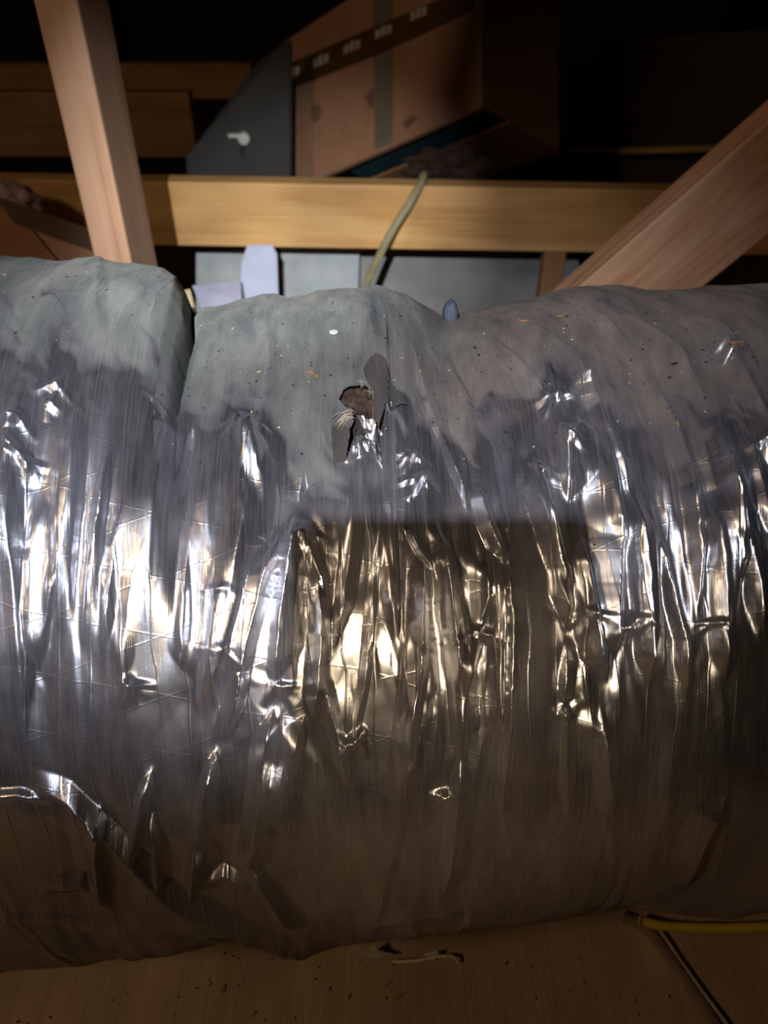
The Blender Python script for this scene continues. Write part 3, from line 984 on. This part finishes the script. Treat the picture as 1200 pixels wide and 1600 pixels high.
# big tilted box: local x along its lower front edge (to the left), y away to the right, z up
cpt, (ex, ey, ez) = corner_frame((753, 163), ((-312, 126), (116, 60), (-14, -225)), 1.40)
ey = ey - ex * (ex @ ey); ey /= np.linalg.norm(ey)
ez2 = np.cross(ex, ey)
ez2 = ez2 if ez2 @ ez > 0 else -ez2
hand = Vector(ex).cross(Vector(ey)).dot(Vector(ez2))
if hand > 0:
    mb = Matrix((ex, ey, ez2)).transposed().to_4x4()
    sgn = 1
else:
    mb = Matrix((-ex, ey, ez2)).transposed().to_4x4()
    sgn = -1
mb.translation = Vector(cpt)
box = empty('cardboard_box', mb)
tag(box, 'large brown taped cardboard box tipped up behind the beam', 'box')
BL, BD, BH, ct = 0.500 * sgn, 0.23, 0.30, 0.004
def bx_(name, x0, x1, *r, **k):
    a_, b_ = sorted((x0 * sgn, x1 * sgn))
    return local_box(name, box, a_, b_, *r, **k)
bx_('front_panel', 0, 0.500, 0, ct, 0, BH, M_card)
bx_('back_panel', 0, 0.500, BD - ct, BD, 0, BH, M_card)
bx_('side_panel', 0, ct, ct, BD - ct, 0, BH, M_card)
bx_('side_panel', 0.500 - ct, 0.500, ct, BD - ct, 0, BH, M_card)
bx_('top_panel', 0, 0.500, 0, BD, BH, BH + ct, M_card)
bx_('bottom_flap', 0.0, 0.500, 0.0, 0.010, -ct, 0, M_card)
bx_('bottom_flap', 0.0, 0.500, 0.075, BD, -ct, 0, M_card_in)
bx_('inner_panel', 0.05, 0.355, 0.01, BD - 0.01, 0.010, 0.014, M_teal)
bx_('grey_panel_strip', 0.195, 0.242, -0.0009, 0, 0.003, BH - 0.003, M_stamp if False else plain('grey_shipping_tape', (0.19, 0.155, 0.105), (0.23, 0.19, 0.13), 30, 0.5), bevel=0)
# printed brown tape running up across the front
def px_front(px, py):
    d_ = px_dir(px, py)
    n_ = np.array(mb.col[1][:3])
    p = CAM + d_ * ((np.array(mb.translation) - CAM) @ n_) / (d_ @ n_)
    return mb.inverted() @ Vector(p)
def front_poly(name, pts, off, material, parent):
    bm = bmesh.new()
    v0 = [bm.verts.new(px_front(*p) + Vector((0, -off, 0))) for p in pts]
    bm.faces.new(v0)
    g = bmesh.ops.extrude_face_region(bm, geom=bm.faces[:])
    for v in g['geom']:
        if isinstance(v, bmesh.types.BMVert): v.co.y += off * 0.5
    o_ = link(name, mesh_bm(name, bm), material)
    o_.parent = parent
    return o_
tp = front_poly('packing_tape', [(439, 146), (500, 122), (600, 82), (700, 36), (741, 16), (739, -14), (690, -2), (600, 36), (520, 70), (452, 100), (441, 116)], 0.0014, M_tape, box)
tp['label'] = 'brown tape with pale worn print'
for k, (cx, cy) in enumerate(((456, 113), (502, 94), (551, 72), (600, 48), (655, 20))):
    for s in range(3):
        x0 = cx - 13 + s * 9
        y0 = cy + 5 - s * 3.8
        front_poly('print_mark', [(x0, y0 + 9), (x0 + 7, y0 + 6), (x0 + 8, y0 - 7 - (s == 1) * 3), (x0 + 1, y0 - 5 - (s == 1) * 2)], 0.0020, M_print, tp)
front_poly('stamp_mark', [(487, 170), (497, 160), (503, 172), (499, 188), (490, 192), (486, 182)], 0.0006, M_stamp, box)
front_poly('stamp_mark', [(570, 150), (584, 138), (596, 146), (594, 164), (578, 170)], 0.0006, M_stamp, box)
front_poly('stamp_mark', [(628, 192), (646, 178), (652, 186), (636, 202)], 0.0006, M_stamp, box)
# crumpled dark packing poking out under the box
bm = bmesh.new()
bmesh.ops.create_icosphere(bm, subdivisions=4, radius=1)
for v in bm.verts:
    n_ = v.co.normalized()
    k = 1 + 0.28 * math.sin(7 * n_.x + 3 * n_.y) * math.cos(6 * n_.z + 2 * n_.x) + 0.14 * math.sin(17 * n_.y + 11 * n_.z)
    v.co = Vector((n_.x * 0.058 * k, n_.y * 0.025 * k, n_.z * 0.026 * k))
pk = link('packing_paper', mesh_bm('packing_paper', bm), M_dark)
pk.location = at_y(700, 262, 0.80)
tag(pk, 'dark crumpled packing material between the beam and tipped box', 'packing')
# lower brown carton the tipped box rests on, mostly hidden by the beam
zlow = min((mb @ Vector((x, y, z)))[2] for x in (0, 0.500 * sgn) for y in (0, BD) for z in (-ct, BH)) - 0.002
clow = min(((mb @ Vector((x, y, z))) for x in (0, 0.500 * sgn) for y in (0, BD) for z in (-ct, BH)), key=lambda v: v.z)
mb2 = Matrix.Translation((clow.x + 0.16, clow.y - 0.06, 0))
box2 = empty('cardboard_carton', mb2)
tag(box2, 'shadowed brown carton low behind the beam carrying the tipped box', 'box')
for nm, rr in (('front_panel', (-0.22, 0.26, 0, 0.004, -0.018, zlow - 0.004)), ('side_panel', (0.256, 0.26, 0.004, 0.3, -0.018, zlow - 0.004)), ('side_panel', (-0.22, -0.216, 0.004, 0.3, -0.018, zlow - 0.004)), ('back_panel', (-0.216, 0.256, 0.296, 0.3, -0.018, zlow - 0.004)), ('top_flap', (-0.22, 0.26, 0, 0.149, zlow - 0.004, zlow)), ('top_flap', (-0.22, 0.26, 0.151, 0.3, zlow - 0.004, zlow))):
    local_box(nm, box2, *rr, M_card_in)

# box at the far left, behind the stud: its taped edge slopes down to the right
mb3 = frame(at_y(14, 330, 0.50), (1, 0.05, -0.40), z=(0.25, 0.62, 0.79))
box3 = empty('cardboard_box', mb3)
tag(box3, 'brown cardboard box with dark tape at the left edge behind the stud', 'box')
def prism(name, pts, y0, y1, material, parent):
    bm_ = bmesh.new()
    a_ = [bm_.verts.new((x, y0, z)) for x, z in pts]
    b_ = [bm_.verts.new((x, y1, z)) for x, z in pts]
    n_ = len(pts)
    bm_.faces.new(a_); bm_.faces.new(b_[::-1])
    for k in range(n_):
        bm_.faces.new((a_[k], b_[k], b_[(k + 1) % n_], a_[(k + 1) % n_]))
    o_ = link(name, mesh_bm(name, bm_), material)
    o_.parent = parent
    return o_
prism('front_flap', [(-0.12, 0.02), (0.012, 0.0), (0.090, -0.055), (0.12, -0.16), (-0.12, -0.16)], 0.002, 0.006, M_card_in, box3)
prism('front_flap', [(0.016, 0.0), (0.15, 0.0), (0.15, -0.16), (0.124, -0.16), (0.094, -0.055)], 0.0, 0.004, M_card, box3)
prism('packing_tape', [(-0.02, 0.012), (0.15, 0.012), (0.15, -0.014), (0.010, -0.012)], -0.0012, 0, M_tape, box3)
for nm, rr in (('back_panel', (-0.12, 0.15, 0.116, 0.12, -0.16, 0)), ('side_panel', (-0.12, -0.116, 0.006, 0.116, -0.16, 0)), ('side_panel', (0.146, 0.15, 0.004, 0.116, -0.16, 0)), ('top_panel', (-0.12, 0.15, 0.007, 0.12, 0.0, 0.004)), ('bottom_panel', (-0.116, 0.146, 0.006, 0.116, -0.16, -0.156))):
    local_box(nm, box3, *rr, M_card, bevel=0.0006)


def blob(name, center, size, seed, material, amp=0.25, sub=4):
    bm_ = bmesh.new()
    bmesh.ops.create_icosphere(bm_, subdivisions=sub, radius=1)
    r_ = random.Random(seed)
    ks = [(Vector((r_.uniform(-1, 1), r_.uniform(-1, 1), r_.uniform(-1, 1))).normalized() * r_.uniform(3, 11), r_.uniform(0, 6)) for _ in range(7)]
    for v in bm_.verts:
        n_ = v.co.normalized()
        k_ = 1 + amp * sum(abs(math.sin(n_.dot(a_) + b_)) - 0.6 for a_, b_ in ks) / 3
        v.co = Vector((n_.x * size[0] * k_, n_.y * size[1] * k_, n_.z * size[2] * k_))
    o_ = link(name, mesh_bm(name, bm_, True), material)
    o_.location = center
    return o_


tag(blob('plastic_bag', at_y(8, 316, 0.62), (0.045, 0.03, 0.026), 3, M_pink), 'crumpled pinkish plastic bag at the left edge above the taped box', 'bag')

# ------------------------------------------------------------------ panels, sheets and scraps behind the duct
def sheet(name, pts, thick, material, label, cat):
    """flat sheet through given photo corners, each (px, py, Y)"""
    P = [Vector(at_y(*p)) for p in pts]
    n_ = (P[1] - P[0]).cross(P[-1] - P[0]).normalized()
    if n_.y > 0: n_ = -n_
    c_ = sum(P, Vector()) / len(P)
    bm_ = bmesh.new()
    f_ = bm_.faces.new([bm_.verts.new(p - c_) for p in P])
    g_ = bmesh.ops.extrude_face_region(bm_, geom=[f_])
    for v in g_['geom']:
        if isinstance(v, bmesh.types.BMVert): v.co -= n_ * thick
    bmesh.ops.bevel(bm_, geom=bm_.edges[:], offset=min(thick * 0.2, 0.001), segments=1, affect='EDGES')
    o_ = link(name, mesh_bm(name, bm_), material)
    o_.location = c_
    tag(o_, label, cat)
    return o_


sheet('drywall_scrap', [(306, 392, 0.80), (432, 388, 0.80), (437, 560, 0.74), (306, 560, 0.74)], 0.012, M_drywall, 'grey drywall scrap under the beam, left of the pale blue piece\'s edge', 'panel')
sheet('drywall_scrap', [(438, 386, 0.79), (562, 390, 0.79), (556, 570, 0.73), (449, 570, 0.73)], 0.012, M_drywall, 'brightest grey-white drywall scrap standing under the middle of the beam', 'panel')
sheet('drywall_scrap', [(564, 388, 0.82), (905, 396, 0.82), (905, 580, 0.76), (558, 580, 0.76)], 0.012, M_drywall2, 'long darker grey drywall sheet under the beam, right of the tan cable', 'panel')
sheet('plastic_shield', [(386, 384, 0.66), (425, 383, 0.66), (433, 398, 0.66), (437, 520, 0.64), (374, 520, 0.64), (377, 410, 0.66)], 0.003, M_bluepaper, 'pale blue rounded plastic piece standing against the lower edge of the beam', 'plastic piece')
sheet('paper_sheet', [(300, 446, 0.63), (376, 438, 0.63), (378, 472, 0.60), (318, 492, 0.60)], 0.002, M_lilac, 'pale lilac paper sheet lying beside the blue plastic piece', 'paper')
lumber('support_post', at_y(864, 400, 0.71) * np.array([1, 1, 0]) - np.array([0, 0, 0.0185]), at_y(864, 400, 0.71) * np.array([1, 1, 0]) + np.array([0, 0, 0.299]), (1, 0, 0), 0.032, 0.032, M_rafter)
tag(bpy.data.objects['support_post'], 'short dim wooden post under the beam next to the slanting brace', 'post')
sl = lumber('wood_sliver', at_y(291, 455, 0.40), at_y(306, 505, 0.36), (1, 0, 0), 0.010, 0.006, M_straw, bevel=0.001)
tag(sl, 'pale yellow wood sliver in the gap behind the duct\'s deep crease', 'sliver')
tag(blob('crumpled_foil_scrap', surf(716, 499, 0.0)[0] + np.array([0, 0.055, -0.001]), (0.0055, 0.005, 0.009), 5, plain('bluish_scrap', (0.06, 0.07, 0.11), (0.10, 0.12, 0.17), 60, 0.6), 0.4, 3), 'small crumpled bluish scrap in the dip behind the duct', 'scrap')

# left background boards and panels
def back_board(name, p, q, hgt, Y, material, label, cat, thick=0.038):
    A, B = at_y(*p, Y), at_y(*q, Y)
    A[0] = WX0 + 0.002
    o_ = lumber(name, A, B, (0, 0, 1), hgt, thick, material)
    tag(o_, label, cat)
    return o_
back_board('joist', (-250, 192), (304, 194), 0.132, 1.45, M_rafter, 'dim orange joist end showing left of the grey panel, lower of two', 'joist')
back_board('joist', (120, 126), (396, 126), 0.078, 1.75, M_rafter, 'dimmest joist showing behind the grey panel, upper of two', 'joist')
sheet('grey_panel', [(404, 96, 1.20), (452, 60, 1.20), (452, 300, 1.05), (290, 300, 1.05), (290, 245, 1.08)], 0.010, M_grey, 'flat dark grey panel with slanted top left of the tipped box', 'panel')
# white fitting on that panel
f0 = at_y(376, 217, 1.085)
fit = bpy.data.objects.new('plastic_clip', None); COL.objects.link(fit); fit.location = f0
tag(fit, 'small white plastic clip fixed to the dark grey panel', 'clip')
bm = bmesh.new(); bmesh.ops.create_cone(bm, cap_ends=True, segments=20, radius1=0.013, radius2=0.010, depth=0.012, matrix=Matrix.Rotation(math.pi / 2, 4, 'X'))
bmesh.ops.bevel(bm, geom=bm.edges[:], offset=0.001, segments=1, affect='EDGES')
o = link('body', mesh_bm('body', bm, True), M_white, fit); o.location = (0.006, 0, 0)
o = link('arm', mesh_bm('arm', box_bm(-0.022, 0, -0.004, 0.004, 0.002, 0.009, 0.001)), M_white, fit)
o = link('shadow_bar', mesh_bm('shadow_bar', box_bm(-0.003, 0.003, -0.003, 0.003, -0.075, -0.008, 0.0008)), M_black, fit); o['label'] = 'black bar put in for the shadow below the clip'  # black bar standing in for the shadow line beneath the clip

# right background, almost lost in the dark
sheet('dark_panel', [(888, 98, 1.5), (938, 98, 1.5), (932, 262, 1.46), (880, 262, 1.46)], 0.012, M_black, 'black upright panel right of the tipped box', 'panel')
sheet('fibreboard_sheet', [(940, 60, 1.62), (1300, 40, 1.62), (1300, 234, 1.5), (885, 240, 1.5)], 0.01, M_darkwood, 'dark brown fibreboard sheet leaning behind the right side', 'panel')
lumber('wood_strip', at_y(884, 237, 1.42), at_y(1130, 231, 1.42), (0, 0, 1), 0.011, 0.02, M_beam, bevel=0.001)
tag(bpy.data.objects['wood_strip'], 'thin pale wood strip at the foot of the brown fibreboard sheet', 'strip')
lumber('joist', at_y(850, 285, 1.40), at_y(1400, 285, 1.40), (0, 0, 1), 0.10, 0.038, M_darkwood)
tag([o_ for o_ in bpy.data.objects if o_.name.startswith('joist')][-1], 'dark joist below the thin pale strip right of the box', 'joist')
for k, (x, y) in enumerate(((-1.0, 2.6), (0.1, 2.6), (1.1, 2.6))):
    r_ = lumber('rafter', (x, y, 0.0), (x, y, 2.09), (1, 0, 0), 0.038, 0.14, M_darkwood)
    r_['kind'] = 'structure'
    r_.name = 'trim_%d' % (k + 1)

# ------------------------------------------------------------------ cables
front_y = 0.69
top_z = float(at_y(660, 288, 0.69)[2])
c1 = [at_y(668, 279, 0.80) - np.array([0, 0, 0.03]), np.array([float(at_y(664, 284, 0.73)[0]), 0.735, top_z + 0.003]), np.array([float(at_y(658, 288, 0.69)[0]), 0.690, top_z + 0.003]), at_y(640, 318, 0.672), at_y(612, 362, 0.655), at_y(588, 410, 0.62), at_y(566, 460, 0.56), at_y(545, 520, 0.47)]
o = link('electric_cable', tube_mesh('electric_cable', c1, 0.0058, 0.003, n=10, wide=(1, 0, 0)), M_cable)
tag(o, 'tan flat electric cable draped over the beam down behind the duct', 'cable')

zf = 0.0035
c2 = [at_z(975, 1432, zf), at_z(1012, 1452, zf), at_z(1050, 1500, zf), at_z(1085, 1550, zf), at_z(1125, 1612, zf), at_z(1165, 1690, zf)]
cb = bpy.data.objects.new('floor_cable', None); COL.objects.link(cb); cb.location = c2[0] * 0
tag(cb, 'dark brown cable with cream edge trailing across the plywood at the lower right', 'cable')
link('sheath', tube_mesh('sheath', c2, 0.0055, 0.0030, n=10, wide=(1, 0, 0)), M_dkcable, cb)
c3 = [p + np.array([0.0072 + 0.0015 * math.sin(k * 1.9), 0, 0.001]) for k, p in enumerate(c2)]
o = link('bare_wire', tube_mesh('bare_wire', c3, 0.0017, 0.0014, n=8, wide=(1, 0, 0)), M_ltcable, cb); o['label'] = 'cream paper-wrapped wire along the cable'
yl = [at_z(1000, 1438, 0.012), at_z(1040, 1447, 0.010), at_z(1100, 1450, 0.009), at_z(1150, 1450, 0.010), at_z(1230, 1446, 0.010), at_z(1330, 1436, 0.010)]
o = link('yellow_cable', tube_mesh('yellow_cable', yl, 0.0046, 0.0040, n=12, wide=(0, 0, 1)), M_yellow)
tag(o, 'yellow cable running under the lower right edge of the duct', 'cable')

# ------------------------------------------------------------------ scraps on the duct and deck
def sliver(name, p, nrm_, ln, wd, th, ang, material, label, cat, bend=0.0):
    bm_ = bmesh.new()
    pr = [(-1, -0.25), (-0.5, -0.5), (0.3, -0.45), (1, -0.1), (0.85, 0.2), (0.1, 0.5), (-0.6, 0.4), (-0.95, 0.1)]
    a0 = [bm_.verts.new((x * ln / 2, y * wd, bend * x * x)) for x, y in pr]
    b0 = [bm_.verts.new((x * ln / 2 * 0.96, y * wd * 0.9, th + bend * x * x)) for x, y in pr]
    n_ = len(pr)
    bm_.faces.new(a0[::-1]); bm_.faces.new(b0)
    for k in range(n_):
        bm_.faces.new((a0[k], a0[(k + 1) % n_], b0[(k + 1) % n_], b0[k]))
    z = Vector(nrm_)
    x = Vector((math.cos(ang), 0.2 * math.sin(ang), math.sin(ang)))
    x = (x - z * x.dot(z)).normalized()
    o_ = link(name, mesh_bm(name, bm_), material, None, frame(p, x, z=z))
    tag(o_, label, cat)
    return o_


def on_duct(px, py, off=0.0004): return surf(px, py, off)
for (x, y, ln, wd, an, lb) in ((485, 577, 0.005, 0.0018, -0.9, 'longer orange wood chip above and left of the torn hole'),
                               (495, 586, 0.003, 0.0017, -1.3, 'shorter orange wood chip closer to the torn hole'),
                               (819, 491, 0.006, 0.002, -0.5, 'orange wood chip on the crest of the duct left of the slanting brace'),
                               (1057, 665, 0.005, 0.0022, 1.5, 'broad amber wood chip in the pleats at the right'),
                               (1134, 564, 0.0045, 0.0022, 0.2, 'amber chip beside the shiny crease near the right edge, lower of two'),
                               (1152, 546, 0.005, 0.0014, 0.2, 'amber chip beside the shiny crease near the right edge, upper of two'),
                               (876, 492, 0.0045, 0.0018, 0.1, 'pale thin wood chip on the duct crest below the slanting brace')):
    p, n_ = on_duct(x, y)
    sliver('wood_chip', p, n_, ln, wd, 0.0007, an, M_chip, lb, 'wood chip')
p, n_ = on_duct(1052, 496)
sliver('black_splinter', *on_duct(1052, 579), 0.006, 0.0012, 0.0006, 0.1, M_speck, 'black splinter lying across the pleats at the right', 'splinter')
for (x, y, ln, wd, an, lb) in ((348, 1544, 0.007, 0.004, 1.3, 'amber chip on the plywood below the left part of the duct'),
                               (545, 1557, 0.005, 0.002, 1.2, 'small amber chip on the plywood below the duct\'s middle'),
                               (620, 1557, 0.011, 0.003, 0.4, 'pale tan shaving on the plywood below the white paper scrap'),
                               (396, 1584, 0.006, 0.0016, 0.9, 'thin pale splinter at the bottom edge of the plywood'),
                               (606, 1537, 0.009, 0.0016, 0.7, 'thin tan shaving just below the duct\'s middle')):
    pz = at_z(x, y, 0.0004)
    b_ = sliver('wood_chip', pz, (0, 0, 1), ln, wd, 0.0007, 0.0, M_chip, lb, 'wood chip')
    b_.rotation_euler = (0, 0, an)
# white washer on the middle band
p, n_ = on_duct(522, 527, 0.0012)
bm = bmesh.new()
for k in range(20):
    a_ = 2 * math.pi * k / 20
    rr_ = 1 + 0.06 * math.sin(3 * a_)
    for r_, z_ in ((0.0006, 0.0003), (0.0008, 0.0008), (0.0021 * rr_, 0.0008), (0.0025 * rr_, 0.0001), (0.0022, -0.0004), (0.0008, -0.0004)):
        bm.verts.new((r_ * math.cos(a_) * 1.15, r_ * math.sin(a_), z_))
bm.verts.ensure_lookup_table()
for k in range(20):
    for j in range(6):
        bm.faces.new([bm.verts[i] for i in (k * 6 + j, k * 6 + (j + 1) % 6, ((k + 1) % 20) * 6 + (j + 1) % 6, ((k + 1) % 20) * 6 + j)])
o = link('plastic_ring', mesh_bm('plastic_ring', bm, True), M_white, None, frame(p, AX, z=n_))
tag(o, 'tiny white plastic ring stuck to the dusty top of the duct', 'ring')
# torn paper under the hem
def paper(pts, label):
    bm_ = bmesh.new()
    vs_ = [bm_.verts.new(Vector(at_z(px, py, z))) for px, py, z in pts]
    c_ = sum((v.co for v in vs_), Vector()) / len(vs_)
    for v in vs_: v.co -= c_
    m0 = bm_.verts.new((0, 0, 0.001))
    for k in range(len(vs_)):
        bm_.faces.new((vs_[k], vs_[(k + 1) % len(vs_)], m0))
    bmesh.ops.solidify(bm_, geom=bm_.faces[:], thickness=0.0005)
    o_ = link('paper_scrap', mesh_bm('paper_scrap', bm_), M_paper)
    o_.location = c_
    tag(o_, label, 'paper')
paper([(545, 1487, 0.012), (572, 1484, 0.014), (582, 1475, 0.017), (592, 1485, 0.014), (618, 1491, 0.008), (586, 1497, 0.006), (560, 1493, 0.008)], 'pale torn paper strip under the duct\'s hem, left of two')
paper([(662, 1491, 0.006), (684, 1485, 0.010), (686, 1491, 0.008), (676, 1502, 0.003)], 'small pointed white paper scrap under the duct\'s hem, right of two')
sm = [at_z(610, 1503, 0.006), at_z(650, 1501, 0.008), at_z(690, 1494, 0.009), at_z(708, 1495, 0.008), at_z(716, 1503, 0.004)]
o = link('hem_cord', tube_mesh('hem_cord', sm, 0.0013, n=8), M_straw)
tag(o, 'thin tan cord end curling out under the duct hem beside white paper', 'cord')

# dust specks
def specks(name, pts, material, lab):
    bm_ = bmesh.new()
    for p_, n__, s in pts:
        r_ = bmesh.ops.create_icosphere(bm_, subdivisions=1, radius=1)
        sx_, sy_ = s * random.uniform(0.6, 2.0), s * random.uniform(0.5, 1.0)
        mm = frame(p_, (random.uniform(-1, 1), random.uniform(-1, 1), 0.1), z=n__)
        for v in r_['verts']:
            v.co = mm @ Vector((v.co.x * sx_, v.co.y * sy_, v.co.z * s * 0.35))
    o_ = link(name, mesh_bm(name, bm_), material)
    tag(o_, lab, 'dirt', kind='stuff')
L1 = []
for k in range(330):
    x, y = random.uniform(0, 1200), 470 + abs(random.gauss(0, 110))
    if x < 290: y -= 30
    p_, n__ = surf(x, y, 0.0001)
    L1.append((p_, n__, random.uniform(0.0002, 0.0007) * random.choice((1, 1, 1.5))))
specks('dark_specks', L1, M_speck, 'scattered dark dirt specks on the dusty top of the duct')
L2 = [(surf(random.uniform(0, 1200), 465 + abs(random.gauss(0, 120)), 0.0002)) for k in range(90)]
specks('straw_specks', [(a_, b_, random.uniform(0.0003, 0.0008)) for a_, b_ in L2], M_straw, 'scattered pale straw specks on the dusty top of the duct')
L3 = [(at_z(random.uniform(-100, 1300), random.uniform(1480, 1640), 0.0003), (0, 0, 1), random.uniform(0.0004, 0.0013)) for k in range(70)]
specks('floor_specks', L3, M_speck, 'scattered dark grit on the plywood before the duct')

# ------------------------------------------------------------------ the photographer's phone, just behind the viewpoint; it shades the lower middle of the foil
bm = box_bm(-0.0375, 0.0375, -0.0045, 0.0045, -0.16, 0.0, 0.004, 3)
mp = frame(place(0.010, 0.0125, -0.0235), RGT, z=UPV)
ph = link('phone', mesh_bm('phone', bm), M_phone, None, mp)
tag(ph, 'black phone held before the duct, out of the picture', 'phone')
for o in bpy.data.objects:
    if o.parent is None:
        g = {'wood_chip': 'wood chips on the duct' if o.location.z > 0.02 else 'wood chips on the plywood', 'drywall_scrap': 'drywall scraps under the beam', 'paper_scrap': 'paper scraps under the duct hem'}.get(o.name.split('.')[0])
        if g: o['group'] = g
